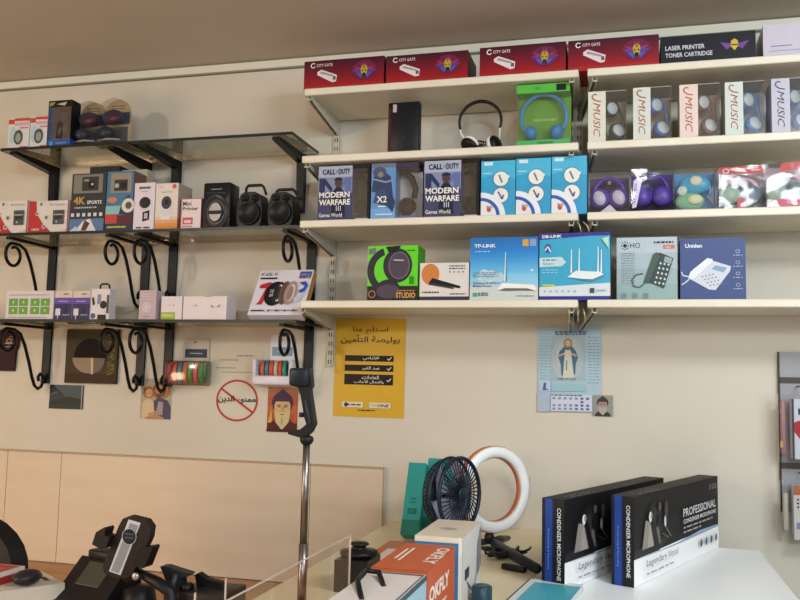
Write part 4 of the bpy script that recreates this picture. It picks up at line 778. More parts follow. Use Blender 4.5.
# dark shirt-like pennant at the far left
m = MB(); a0 = P(-8, 330, -.002); b0 = P(15.5, 371, -.002); 
ol = [(-.10, -.091), (.0, -.091), (.002, -.02), (.010, -.0), (.012, .03), (-.005, .05), (-.02, .06), (-.10, .06)]
m.prism(ol, (b0.x, -.012, a0.z-.06), (1, 0, 0), (0, 0, 1), .010, C('3a2228', .8, 0, .1, 30, .2)); A_ = Art(m, (b0.x-.10, -.012, a0.z-.151), (1, 0, 0), (0, 0, 1), .10, .151)
A_.ring(.72, .72, .08, .07, .02, C('b8a090')); A_.ring(.80, .80, .06, .05, .02, C('a86a5a')); A_.line([(.55, .66), (.75, .70), (.9, .66)], .02, C('b8a090')); A_.rect(.6, .58, .78, .6, C('a08a80'))
tag(m.build('hanging_pennant'), 'dark maroon cloth pennant with pale loops print at the left edge', 'pennant')
# no-debt sign printed on wall
cc = P(237, 400.5); m = MB(); a = Art(m, (cc.x-.1, -.0006, cc.z-.1), (1, 0, 0), (0, 0, 1), .2, .2); RW = C('b02a22', .5)
rx = .081/.2; rz = .071/.2
rx = (P(258, 400).x-P(216, 400).x)/2/.2; rz = (P(237, 380).z-P(237, 422).z)/2/.2
a.ring(.5, .5, rx, rz, .036, RW, 48); a.line([(.5-rx*.80, .5+rz*.58), (.5+rx*.80, .5-rz*.58)], .036, RW); a.l -= 1; a.text(arabic('ممنوع الدين'), .5, .43, .15, C('1b1614'), .70, 'c', bold=.03)
tag(m.build('prohibition_sign'), 'red crossed circle with Arabic words on the wall', 'sign')
# small handwritten notice above it
m, a, done = wall_sheet(213, 348, 262, 379.5, 'paper_notice', 'thin pale notice with faint small lines above the red circle', 'notice', C('cfc7b6', .7), .0008)
ink = C('6f675c'); a.bars(.50, .74, .34, 1, ink, .035, seed=3); a.bars(.18, .60, .36, 1, ink, .03, seed=4); a.bars(.08, .34, .42, 1, C('857c70'), .03, seed=6); a.bars(.2, .2, .62, 1, C('8a7f70'), .03, seed=7); done()
# socket holes
cc = P(528.5, 485.5); m = MB().bbox(cc.x-.006, cc.x+.006, -.002, 0, cc.z-.028, cc.z+.028, .0008, C('bdb6a4'), 1)
for dz in (-.011, .011): m.box(cc.x-.003, cc.x+.003, -.0024, -.002, cc.z+dz-.0035, cc.z+dz+.0035, BLK)
tag(m.build('wall_socket'), 'narrow wall socket with two dark holes right of the ring light', 'socket')
# wristband display cards
def band_card(px0, py0, px1, py1, plastic, lab, cols, hi, clear_tray=True):
    a0, b0 = P(px0, py0, -.03), P(px1, py1, -.03); W = b0.x-a0.x; H = a0.z-b0.z
    t = thing('wristband_display', lab, 'display card', ((a0.x+b0.x)/2, -.001, b0.z), 0, 'wristband display cards')
    m = MB(); k = .52; w2 = W*.36
    x0, x1 = W*-.20+(.0), W*.5-.012
    ol = [(x0, H*k-.02), (x1, H*k-.02), (x1, H*.94), (x1-.008, H), (x0+.008, H), (x0, H*.94)]
    m.prism(ol, (0, -.003, 0), (1, 0, 0), (0, 0, 1), .002, C(hi[0], .4)); a = Art(m, (x0, -.003, 0), (1, 0, 0), (0, 0, 1), x1-x0, H); a.rect(.08, .58, .92, .76, C(hi[1])); a.bars(.25, .66, .5, 1, C('a8c0cc'), .02); a.ell(.45, .9, .02, .02, BLK)
    m.build('backing_card', t)
    m = MB(); th_ = H*k*.98
    if clear_tray: m.bbox(-W/2, W/2, -.052, -.0035, 0, th_, .005, plastic)
    else:
        m.bbox(-W/2, W/2, -.052, -.0035, 0, th_*.36, .006, plastic)
        for q in (-1, 1): m.bbox(min(q*W/2, q*(W/2-.014)), max(q*W/2, q*(W/2-.014)), -.052, -.0035, th_*.30, th_, .005, plastic)
    m.build('tray', t)
    n = len(cols); z_c = th_*(.52 if clear_tray else .62)
    for i, c in enumerate(cols):
        wd_ = W*.86 if clear_tray else W*.66; xx = -wd_/2+wd_*(i+.5)/n; rr = wd_/n*.44; R_ = th_*.44 if clear_tray else th_*.34
        MB().lathe([(R_-.003, -rr), (R_, -rr*.8), (R_, rr*.8), (R_-.003, rr), (R_-.003, -rr)], (xx, -.028, z_c), (1, 0, 0), C(c, .35), 28, .50, X=(0, 0, 1)).build('wristband', t)
    return t, W, H
TRAYC = clear('clear_tray', (.92, .89, .87), .04, .6, .12)
band_card(167.5, 337, 207.5, 386, TRAYC, 'clear tray of coloured wristbands with a dark blue header on the left upright', ['c4464e', 'd0604a', '3f84a0', 'd06a40', '5a9c3c', 'd0605a', '4f9440'], ('b8b0a0', '2b3c52'))
t, W, H = band_card(256, 334.5, 294, 385.5, C('dcd6e0', .3), 'glossy white tray of coloured wristbands behind the phone gripper', ['c4563a', '3a7c90', 'c8503a', 'c0a890', 'c84a38', '3a8a70'], ('dadfe8', '7f9cb4'), False)

# right-hand display panel with hanging packs
x0 = XA(781, 1.4, -.012); t = thing('slat_panel', 'grey slat display panel at the right edge of the wall', 'display panel', (x0, 0, 0)); zt = P(781, 352).z; zb = P(781, 504).z
m = MB().box(.0, .35, -.012, 0, zb-.02, zt, C('9a9aa0', .4)); m.build('panel', t)
for z_ in (P(783, 380).z, P(783, 465).z): MB().box(0, .35, -.018, -.0125, z_-.008, z_+.008, C('4b4038', .4)).build('slot_rail', t)
MB().box(-.004, 0, -.014, 0, zb-.02, zt, C('3b3430', .5)).build('edge_strip', t)
for py0, py1, lab, kind in ((385, 460, 'clear hanging pack with pink strap and a red heart card, upper one', 0), (470, 540, 'clear hanging pack with spotted card and orange top, lower one', 1)):
    zt_ = P(786, py0).z; zb_ = P(786, py1+2, -.06).z; xl = XA(778, 1.4, -.06)-x0
    q = thing('hanging_pack', lab, 'hanging pack', (x0, 0, 0), 0, 'clear packs hanging on the slat panel'); h_ = zt_-zb_
    m = MB(); xc = xl+.035; m.bbox(xc, xc+.11, -.075, -.035, zb_+.01, zb_+h_*(.82), .004, C('cfd2d6', .4)); a = Art(m, (xc, -.075, zb_+.01), (1, 0, 0), (0, 0, 1), .11, h_*.82-.01)
    if kind == 0:
        a.rect(0, 0, 1, 1, C('cdd3da')); a.ell(.20, .52, .13, .12, C('b01e26')); a.ell(.36, .52, .13, .12, C('b01e26')); a.poly([(.02, .48), (.5, .48), (.28, .24)], C('b01e26')); a.rect(.15, .74, .5, .84, C('33405c')); a.rect(0, 0, .05, 1, C('3a3f50'))
    else:
        a.rect(0, 0, 1, 1, C('cfcac4')); a.rect(0, .82, 1, 1, C('b0683c'))
        for r_ in range(3):
            for c_ in range(4): a.ell(.1+c_*.09, .6+r_*.07, .02, .02, C('2c2c33'), 8); a.l -= 1
        a.l += 1; a.rect(.06, .2, .4, .32, C('7c88a8'))
    m.build('printed_card', q)
    m = MB(); 
    if kind == 0: m.bbox(xl+.008, xl+.022, -.06, -.045, zb_+.02, zb_+h_*.8, .004, C('a87a7c', .4)); m.box(xl+.006, xl+.013, -.063, -.0605, zb_+.04, zb_+.058, C('c8a860')); 
    else: m.bbox(xl+.01, xl+.024, -.06, -.045, zb_+.03, zb_+h_*.7, .004, C('b8b0a0', .4))
    m.build('strap', q)
    m = MB(); rd = random.Random(4+kind); n = 8; vs = []; X1_ = xc+.115; 
    for j in range(n+1):
        for i in range(n+1): vs.append((xl+(X1_-xl)*i/n+(rd.uniform(0, .006) if i == 0 else 0), -.082-rd.uniform(0, .006), zb_+(h_*.88)*j/n))
    m.add(vs, [(j*(n+1)+i, j*(n+1)+i+1, (j+1)*(n+1)+i+1, (j+1)*(n+1)+i) for j in range(n) for i in range(n)], BAG, True)
    m.box(xl, xl+.001, -.08, -.02, zb_, zb_+h_*.88, BAG); m.build('clear_bag', q)
    MB().tube([(xl+.06, -.0185, zt_-.004), (xl+.06, -.06, zt_-.004), (xl+.06, -.10, zt_-.002), (xl+.06, -.104, zt_+.006)], .0025, C('3a3c40', .4, .5), 6).build('peg', q)

# ================================================================== ON THE COUNTER
DT = DZ+.0006
# microphone boxes
def mic(p, q, th, L, H, lab, withtext=True):
    d = (Vector(q)-Vector(p)); ang = math.atan2(d.y, d.x)
    t = thing('microphone_box', lab, 'microphone box', (p[0], p[1], DT), ang, 'condenser microphone boxes')
    m = MB().box(0, L, 0, th, 0, H, C('0e0e11', .55)); a = Art(m, (0, 0, 0), (1, 0, 0), (0, 0, 1), L, H)
    a.poly([(0, 0), (1, 0), (1, .31), (.5, .32), (0, .30)], C('eef1f6', .4, 0, .02, 60, 0, 1.1)); a.poly([(0, .29), (.45, .30), (.75, .345), (1, .33), (1, .30), (.5, .28)], C('8fa8c4'))
    a.poly([(0, .30), (.25, .30), (.4, .46), (.2, .42), (0, .40)], C('202226'))
    # crowd of grey microphones
    for q_ in range(5): a.ell(.20, .60, .30-.05*q_, .30-.045*q_, C(('16151a', '1e1b1e', '272322', '302a27', '3a332e')[q_], .5), 28)
    for (u0, w0, v1, cc_) in ((.07, .07, .70, '8a827c'), (.12, .05, .76, 'a39b94'), (.20, .04, .60, '6a625c')): a.poly([(u0, .38), (u0+w0*.5, v1), (u0+w0, v1-.02), (u0+w0*1.5, .38)], C(cc_, .5))
    for q_ in range(7): a.line([(.085+q_*.018, .40+q_*.01), (.12+q_*.014, .70-q_*.02)], .008, C('c4bdb6'))
    a.poly([(.19, .37), (.145, .70), (.175, .72), (.24, .37)], C('151317')); a.ell(.145, .73, .05, .06, C('dfe2ea'), 16); a.ell(.155, .74, .03, .04, C('8a8c94'), 12); a.ell(.30, .63, .04, .07, C('d3d8e2'), 16); a.ell(.31, .64, .02, .05, C('6a6f7a'), 12); a.ell(.24, .82, .05, .05, C('5a4c44'), 14); a.ell(.31, .76, .05, .10, C('4a3f39'), 14); a.ell(.23, .66, .05, .08, C('151316'), 14); a.line([(.30, .56), (.36, .42)], .012, C('8a857f')); a.line([(.26, .5), (.33, .42)], .01, C('6a655f'))
    wt = C('dfe0e2'); 
    a.text('PROFESSIONAL', .50, .60, .105, wt, .43, bold=.01); a.text('CONDENSER MICROPHONE', .50, .515, .055, wt, .43, bold=.015); a.bars(.50, .455, .38, 1, C('a8a8ac'), .02); a.bars(.50, .40, .22, 1, C('a8a8ac'), .02)
    for k in range(4): a.ring(.85+k*.033, .89, .035, .035, .008, C('b0b0b4'), 14); a.ell(.72+k*.065, .185, .05, .055, C('5f7c98'), 14); a.ell(.72+k*.065, .185, .018, .04, C('2d2c33'), 10)
    a.text('Legendary Vocal', .08, .17, .10, C('5d6470'), .34, shear=.1); a.bars(.08, .10, .3, 1, C('9aa2ae'), .02)
    s = Art(m, (0, th, 0), (0, -1, 0), (0, 0, 1), th, H)
    s.rect(.0, 0, .14, 1, C('14182c')); s.rect(.14, 0, .46, 1, C('1f3f8c')); s.rect(.46, 0, .54, 1, C('16224c')); s.rect(.56, 0, 1, 1, C('15161a'))
    s.text('CONDENSER MICROPHONE', .68, .90, .17*th/H, wt, .80*H/th, 'l', -90, .01); s.text('Broadcasting & Recording', .25, .66, .10*th/H, C('7f9cd8'), .45*H/th, 'l', -90)
    tp = topf_(m, L, th, H); 
    for k in range(4): tp.ell(.78+k*.05, .6-k*.1, .05, .10, C('8a8a8e'), 8)
    tp.bars(.06, .3, .22, 2, C('6a6a70'), .10, .25)
    m.build('carton', t); return t
def topf_(m, L, th, H): return Art(m, (0, 0, H), (1, 0, 0), (0, 1, 0), L, th)
g1 = G(634, 588, DZ); g2 = G(718.5, 547.5, DZ); g3 = G(562.5, 591, DZ)
L = (g2-g1).length; H = 1.307-DZ
mic(g1, g2, .052, L, H, 'black PROFESSIONAL condenser microphone box, the right and nearer one')
q = g3+(g2-g1)
g3.x += .004
mic(g3, q, .054, L*1.0, 1.303-DZ, 'black condenser microphone box left of and behind its twin')

# tall white and blue box
def gbox(c, z):
    ps = [G(px, py, z) for px, py in c]; return min(p.x for p in ps), max(p.x for p in ps), min(p.y for p in ps), max(p.y for p in ps)
zt = 1.257
pL, pB, pR, pF = [G(px, py, zt) for px, py in ((415.4, 532), (438.6, 516), (479.5, 525), (458, 541.5))]
x0_, x1_ = (pL.x+pB.x)/2+.008, (pR.x+pF.x)/2-.001; y0_, y1_ = (pL.y+pF.y)/2, (pB.y+pR.y)/2
W, D, H = x1_-x0_, y1_-y0_, zt-DT; TB = (x0_, x1_, y0_, y1_)
t = thing('charger_box', 'tall white box with blue front panel and a black cable picture, behind the orange box', 'box', ((x0_+x1_)/2, y0_, DT))
m = carton(W, D, H, C('ddd0bc', .4)); a = front(m, W, H); a.rect(0, 0, 1, .93, C('2f6f9c')); a.rect(.92, 0, 1, 1, C('dcd8d4'))
s = rside(m, W, D, H); s.rect(0, 0, 1, 1, C('d8d3ce')); s.rect(.12, .42, .34, .56, C('2b3442')); s.line([(.2, .42), (.3, .3), (.55, .16), (.75, .3), (.85, .6), (.9, .9)], .02, C('3a4a60')); s.line([(.26, .36), (.5, .2), (.66, .25), (.75, .5), (.8, .8)], .02, C('5a6a80')); s.poly([(.75, .7), (.98, .98), (.98, .4), (.8, .3)], C('8a7f8c')); s.text('SE', .30, .05, .12, C('2b4a6c'), .3, shear=.3)
tp = topf(m, W, D, H); tp.rect(.42, .42, .58, .5, C('b8ab98')); tp.ring(.5, .46, .08, .06, .015, C('a89c8c'), 12)
m.build('carton', t)
# OKFLY box
zt = 1.252
pL, pB, pR, pF = [G(px, py, zt) for px, py in ((377, 563.5), (410, 540), (455, 550), (417.5, 576))]
x0_, x1_ = (pL.x+pB.x)/2, (pR.x+pF.x)/2; y0_, y1_ = (pL.y+pF.y)/2, min((pB.y+pR.y)/2, TB[2]-.002); OKX = (x0_, x1_, y0_)
W, D, H = x1_-x0_, y1_-y0_, zt-DT
t = thing('headphone_box', 'orange OKFLY box with white lettering on its top and side', 'box', ((x0_+x1_)/2, y0_, DT))
m = carton(W, D, H, C('b8552c', .4)); s = rside(m, W, D, H); s.rect(0, 0, 1, 1, C('c05426')); wt = C('e8ddd4')
s.text('OKFLY', .08, .60, .19, wt, .70, bold=.04); s.bars(.14, .47, .55, 1, wt, .035); s.poly([(.35, 0), (.7, .22), (1, .3), (1, 0)], C('39454a'))
tp = topf(m, W, D, H); tp.rect(0, 0, 1, 1, C('bf5a30')); tp.text('OKFLY', .74, .88, .26*W/D, wt, .62*D/W, 'l', -90, .03); tp.line([(.3, .8), (.3, .3)], .02, wt); tp.line([(.2, .75), (.2, .35)], .02, wt)
m.build('carton', t)
# white box with black handle in front
W = OKX[1]-OKX[0]; y1_ = OKX[2]-.003; D = .27; H = 1.248-DT
t = thing('white_gadget_box', 'white box with black arched carry handle in front of the orange box', 'box', ((OKX[0]+OKX[1])/2, y1_-D, DT))
m = carton(W, D, H, C('dcd2d0', .4)); s = rside(m, W, D, H); s.rect(0, 0, 1, .94, C('9cbccb')); s.rect(0, .94, 1, 1, C('3a4a54')); s.text('on', .62, .55, .26, C('26424f'), .24, bold=.03); tp = topf(m, W, D, H); tp.rect(.03, .955, .97, .985, C('5d6468')); tp.rect(.955, .02, .985, .98, C('5d6468')); m.build('carton', t)
ctr = Vector(((OKX[0]+OKX[1])/2, y1_-D, DT))
def loc(px, py): p_ = G(px, py, 1.253); return p_-ctr
p1_, p2_, p3_, p4_, p5_ = loc(362, 596), loc(357.5, 581), loc(366, 573), loc(379, 573.5), loc(384, 583)
hz = H
MB().tube([(p1_.x, p1_.y, H-.002), (p2_.x, p2_.y, H+.006), (p3_.x, p3_.y, H+.009), (p4_.x, p4_.y, H+.007), (p5_.x, p5_.y, H-.002)], .0042, BLK, 10).build('handle', t)
# black box with round topped gadget
g = G(333.5, 592, DZ)
t = thing('black_gadget_box', 'small black printed box left of the white box with handle', 'box', (g.x+.036, g.y, DT))
W, D, H = .072, .10, ZA(560, g.x, g.y)-DZ
m = carton(W, D, H, C('1c1b1e', .35)); s = rside(m, W, D, H); s.text('SUPERIOR', .12, .60, .14, C('b8b4b0'), .6, bold=.02); s.text('BASS', .12, .32, .20, C('a0905a'), .45, bold=.02); m.build('carton', t)
gz = DT+H
MBx = MB(); MBx.lathe([(0, .0003), (.036, .0006), (.042, .006), (.040, .013), (.016, .016), (.014, .022), (.022, .026), (.018, .030), (0, .031)], (0, 0, 0), (0, 0, 1), BLKG, 24); o = MBx.build('round_speaker'); o.location = (g.x+.038, g.y+.052, gz); tag(o, 'little round black gadget lying on the small black box', 'gadget')
# orange flat box and slim white box behind
g = G(379, 552, DZ+.03); o = MB().box(0, .10, 0, .12, 0, .04, C('b0592c', .4)).build('orange_carton'); o.location = (g.x, g.y-.02, DT); tag(o, 'flat orange carton lying behind the small black box', 'box')
g2_ = G(378, 563, DZ+.035)
t = thing('slim_white_box', 'slim white box with black edge lying in front of the flat orange carton', 'box', (g2_.x-.01, g2_.y+.0, DT), R(0)); m = MB().box(0, .10, 0, .12, 0, .045, C('d8cabb', .4)); a = Art(m, (.10, 0, 0), (0, 1, 0), (0, 0, 1), .12, .045); a.rect(0, .25, 1, .8, BLK); m.build('carton', t)
gx = g2_
# teal boxes leaning at the wall
TEAL = C('1f8c86', .4); 
for k, (pxa, pxb, pya, pyt_, lab) in enumerate(((400, 418, 541, 466, 'teal carton leaning towards the wall, left of the fan'), (420, 446, 536, 460, 'teal carton leaning behind the fan'))):
    b0 = G(pxa, pya, DZ); b0.y = max(b0.y, -.36)+.0
    y_ = -.34+.04*k; xa = XA(pxa, DZ, y_); xb = XA(pxb, DZ, y_); H = .208+.012*k
    t = thing('teal_carton', lab, 'box', ((xa+xb)/2, y_, DT+.0005), 0, 'teal cartons by the fan'); W = xb-xa
    m = MB(); m.T = Matrix.Rotation(R(-24), 4, 'X'); m.box(-W/2, W/2, 0, .05, 0, H, TEAL); a = front(m, W, H); a.rect(0, 0, 1, .2, C('167064')); a.rect(.25, .28, .75, .36, C('145c54')); a.text('DUAL', .34, .30, .04, C('1f8c7c'), .3); a.bars(.35, .48, .3, 2, C('145c54'), .02, .05); m.build('carton', t)
    # foot pivot: lift so the back bottom edge rests on the counter
    t.location.z = DT+.05*math.sin(R(24))
# FAN
fc = P(459.8, 494.5, -.57); ax = Vector((.92, -.39, .03)).normalized(); RF = .089
t = thing('desk_fan', 'round dark blue desk fan with spoked grille between teal cartons and ring light', 'fan', (fc.x-.05, fc.y+.02, DT)); O = fc-Vector(t.location); NAVY = C('1c2534', .35)
side = Vector((0, 0, 1)).cross(ax).normalized(); up = ax.cross(side)
def fp(r, a, d): return O+(side*math.cos(a)+up*math.sin(a))*r+ax*d
m = MB()
m.tube([fp(RF, 2*PI*i/48, 0) for i in range(48)], .0052, NAVY, 8, True); m.tube([fp(RF, 2*PI*i/48, -.028) for i in range(48)], .004, NAVY, 8, True)
m.tube([fp(RF*.62, 2*PI*i/40, .006) for i in range(40)], .0012, NAVY, 6, True)
for i in range(44):
    a_ = 2*PI*i/44; m.tube([fp(.018, a_+.25, .009), fp(RF*.6, a_+.06, .006), fp(RF, a_, 0)], .0018, NAVY, 5)
m.lathe([(0, .013), (.014, .013), (.02, .009), (.02, .004)], O, ax, NAVY, 20); m.build('front_grille', t)
m = MB()
for i in range(44):
    a_ = 2*PI*i/44; m.tube([fp(RF, a_, -.028), fp(RF*.92, a_, -.052), fp(RF*.6, a_, -.066), fp(.03, a_, -.070)], .0016, NAVY, 5)
for r_, d in ((RF*.97, -.04), (RF*.86, -.058), (RF*.6, -.066)): m.tube([fp(r_, 2*PI*i/40, d) for i in range(40)], .0015, NAVY, 6, True)
m.lathe([(0, -.088), (.028, -.086), (.034, -.072), (.034, -.06)], O, ax, NAVY, 20); m.build('rear_cage', t)
m = MB()
for i in range(5):
    a0_ = 2*PI*i/5; vs = []; nb = 6
    for j in range(nb+1):
        r_ = .016+(RF-.024)*j/nb; wd = .28+.32*j/nb
        for s_ in (-1, 0, 1): vs.append(fp(r_, a0_+s_*wd+.1*j/nb, -.022+s_*.010))
    m.add(vs, [(j*3+k, j*3+k+1, (j+1)*3+k+1, (j+1)*3+k) for j in range(nb) for k in range(2)], C('9a9cb4', .3), True)
m.lathe([(0, -.008), (.016, -.01), (.018, -.034), (0, -.04)], O, ax, NAVY, 20); m.build('blades', t)
m = MB(); bt = O-up*RF; zb_ = .0
m.tube([O-ax*.05-Vector((0, 0, RF*.0)), O-ax*.06-Vector((0, 0, RF*.9)), Vector((O.x-ax.x*.04, O.y-ax.y*.04, .02)), Vector((O.x-ax.x*.03, O.y-ax.y*.03, .012))], .010, NAVY, 12); m.build('neck', t)
m = MB(); m.lathe([(.058, .0), (.062, .004), (.058, .014), (.02, .020), (0, .020)], (O.x-ax.x*.03, O.y-ax.y*.03, 0), (0, 0, 1), NAVY, 28); m.build('base', t)
# RING LIGHT
rc = P(495.5, 489.5, -.36); ax2 = Vector((.72, -.69, .04)).normalized(); RR = .1035
t = thing('ring_light', 'white ring light with orange back on a black tripod, right of the fan', 'ring light', (rc.x, rc.y, DT)); O = rc-Vector(t.location)
side = Vector((0, 0, 1)).cross(ax2).normalized(); up = ax2.cross(side)
def rp(r, a, d): return O+(side*math.cos(a)+up*math.sin(a))*r+ax2*d
def ringprof(prof, mat, name, seg=56):
    m = MB(); n = len(prof); vs = [rp(r, 2*PI*i/seg, d) for i in range(seg) for r, d in prof]
    m.add(vs, [(i*n+k, ((i+1) % seg)*n+k, ((i+1) % seg)*n+(k+1) % n, i*n+(k+1) % n) for i in range(seg) for k in range(n)], mat, True); return m.build(name, t)
ringprof([(RR+.012, -.001), (RR+.009, .008), (RR-.004, .013), (RR-.016, .008), (RR-.020, -.001)], C('ece6f6', .35, 0, .01, 60, 0, 1.2), 'diffuser')
ringprof([(RR+.0125, -.0015), (RR+.0125, -.014), (RR+.006, -.018), (RR-.014, -.018), (RR-.0205, -.014), (RR-.0205, -.0015)], C('c0643c', .4), 'back_shell')
bt = rp(RR+.012, -PI/2-.14, -.008); jt = Vector((bt.x, bt.y, bt.z-.022))
MB().lathe([(0, 0), (.012, 0), (.014, .012), (.009, .026), (0, .026)], jt, (0, 0, 1), BLK, 16).build('pivot', t)
ft = G(539, 576, DZ)-Vector(t.location); ft.z = .0135
MB().tube([jt+Vector((.004, 0, .004)), jt.lerp(ft, .15), jt.lerp(ft, .97), ft], [.007, .014, .012, .007], C('23262c', .4), 10).build('leg', t)
for f_ in (Vector((-.10, -.02, .0125)), Vector((.02, .12, .0125))): MB().tube([jt, jt.lerp(f_, .5), f_], [.007, .012, .007], C('23262c', .4), 10).build('leg', t)
cb = thing('usb_cable', 'coiled black cable with plug under the ring light', 'cable', (0, 0, 0)); rd = random.Random(5)
c0_ = G(497, 556, DZ+.01); pts = []
for i in range(70): a_ = i*.55; pts.append((c0_.x+.035*math.cos(a_)+.0008*i-.01, c0_.y+.03*math.sin(a_*1.02)+.0003*i, DT+.006+.0035*(i % 9)/2+.006*(1+math.sin(a_*.7))))
MB().tube(pts, .003, BLK, 6).build('coil', cb)
c1_ = G(514, 568, DZ+.008); MB().bbox(-.032, .032, -.009, .009, 0, .014, .004, BLK).build('controller', cb)
cb.children[-1].location = (c1_.x, c1_.y, DT+.001); cb.children[-1].rotation_euler = (0, 0, R(-25))
# dark cup
g = G(481, 596, DZ+.03); o = MB().lathe([(0, 0), (.018, 0), (.020, .01), (.020, .045), (.017, .048), (0, .046)], (0, 0, 0), (0, 0, 1), C('27404e', .25), 28).build('cylindrical_speaker'); o.location = (g.x, g.y+.01, DT); tag(o, 'dark teal round container beside the tall white and blue box', 'container')
# flat white box with turquoise print
t0 = G(531, 579, DZ+.014); ex = (G(551, 590, DZ+.014)-t0); ey = (G(508, 600, DZ+.014)-t0)
t = thing('flat_tablet_box', 'flat white box with turquoise print lying at the front of the counter', 'box', (t0.x, t0.y, DT)); ang = math.atan2(ey.y, ey.x); t.rotation_euler = (0, 0, ang)
L_, W_ = .30, .115; m = MB().box(0, L_, 0, W_, 0, .014, C('d5d8d6', .4)); m.box(0, L_, -.003, 0, 0, .0145, C('2c3034', .5)); a = Art(m, (0, 0, .014), (1, 0, 0), (0, 1, 0), L_, W_); a.rect(.10, .13, 1, 1, C('3fa6b8')); m.build('carton', t)

# ACRYLIC organiser
AX = -.485
def yz_on(px, py, x):
    w_ = MR.transposed() @ Vector(((px-400)/F, (py-300)/F, 1)); t_ = x/w_[0]; return CAMY+w_[2]*t_, CAMZ-w_[1]*t_
yA, zA = yz_on(351, 538, AX); yB, zB = yz_on(224, 600, AX); AZ = (zA+zB)/2
t = thing('acrylic_divider', 'clear acrylic display divider standing in front of the steel pole', 'display stand', (AX, 0, DT))
m = MB().box(-.0025, .0, -1.98, yA, 0, AZ-DT, ACRYL); m.build('side_panel', t)
EDG = C('c9b7ac', .25)
m = MB().box(-.0027, .0002, yA-.0006, yA+.0006, 0, AZ-DT, EDG); m.box(-.0027, .0002, -1.98, yA, AZ-DT, AZ-DT+.0012, EDG); m.build('polished_edge', t)
yC, zC = yz_on(272, 579, AX)
for y_, hgt in ((yC, zC-.004), (yC-.09, zC-.004)):
    m = MB().box(-.07, -.003, y_-.0025, y_, 0, hgt-DT, ACRYL); m.box(-.0705, -.069, y_-.003, y_+.0005, 0, hgt-DT, EDG); m.build('cross_panel', t)

# POLE with phone gripper
PY = -1.16; px_ = XA(304.3, 1.3, PY)
t = thing('phone_tripod', 'thin steel pole with a black phone gripper on top, in front of the wall', 'tripod', (px_, PY, DT))
ztop = ZA(441, px_, PY)-DT
MB().tube([(0, 0, .004), (0, 0, ztop*.42)], .0085, CHROME, 16).build('lower_tube', t)
MB().tube([(0, 0, ztop*.42), (0, 0, ztop)], .0068, CHROME, 16).build('upper_tube', t)
MB().lathe([(0, 0), (.04, 0), (.04, .006), (.012, .012), (0, .012)], (0, 0, 0), (0, 0, 1), BLK, 24).build('base', t)
m = MB(); DG = C('1b1c20', .45)
def lp(px, py, dy=0): p_ = P(px, py, PY+dy); return Vector((p_.x-px_, dy, p_.z-DT))
MB().lathe([(0, 0), (.009, 0), (.013, .006), (.013, .012), (.009, .016), (0, .016)], (0, 0, ztop-.006), (0, 0, 1), DG, 18).build('collar', t)
pts = [(304, 371), (310, 369), (312, 376), (313, 386), (311, 389), (316, 424), (312, 432), (306, 437), (300, 437), (290, 434), (289, 431), (296, 430), (302, 429), (308, 424), (306, 418), (301, 388), (294, 386), (293, 373)]
pp = [lp(a_, b_) for a_, b_ in pts]
m.prism([(p_.x, p_.z) for p_ in reversed(pp)][::-1][::-1], (0, -.009, 0), (1, 0, 0), (0, 0, 1), .018, DG); m.build('gripper', t, .002)
m = MB(); q1 = lp(293, 368); q2 = lp(311, 386); m.bbox(q1.x, q2.x, -.022, .016, q2.z, q1.z, .005, C('18222c', .4)); m.build('clamp_jaw', t)
m = MB(); q1 = lp(303, 415); m.bbox(q1.x-.004, q1.x+.003, -.012, .004, q1.z-.004, q1.z+.005, .001, DG); m.build('knob', t)
m = MB(); q1, q2 = lp(307, 400), lp(312, 424); m.tube([q1+Vector((0, -.010, 0)), q2+Vector((0, -.010, 0))], .002, C('3c4048'), 6); m.build('hinge_rib', t)

# ================================================================== LOWER LEFT FOREGROUND
FT = FZ+.0006
# office chair
t = thing('office_chair', 'black office chair with rounded backrest at the left edge', 'chair', (-1.712, -.86, 0)); ct = 1.213
m = MB(); ol = []; hw2 = .275
for q in range(0, 181, 12): ol.append((hw2*math.copysign(abs(math.cos(R(q)))**.75, math.cos(R(q))), ct-.15+.15*math.sin(R(q))**.9))
ol += [(-hw2*.9, .74), (-hw2*.6, .70), (hw2*.6, .70), (hw2*.9, .74)]
m.prism(ol, (0, -.03, 0), (1, 0, 0), (0, 0, 1), .06, C('151315', .5, 0, .1, 50, .2)); m.build('backrest', t, .018)
MB().bbox(-.25, .25, .02, .46, .46, .54, .03, C('151315', .5)).build('seat', t)
MB().tube([(0, .035, .82), (0, .04, .68), (0, .045, .56), (0, .07, .44), (0, .2, .43)], .018, BLK, 8).build('back_support', t)
MB().tube([(0, .22, .46), (0, .22, .08)], .025, CHROME, 12).build('gas_lift', t)
for k in range(5):
    a_ = 2*PI*k/5; lg = MB().tube([(0, .22, .10), (.27*math.cos(a_), .22+.27*math.sin(a_), .06)], [.02, .014], BLK, 8).build('leg', t)
    MB().lathe([(0, -.01), (.026, -.01), (.026, .01), (0, .01)], (.27*math.cos(a_), .22+.27*math.sin(a_), .027), (-math.sin(a_), math.cos(a_), 0), BLK, 16).build('caster', lg)
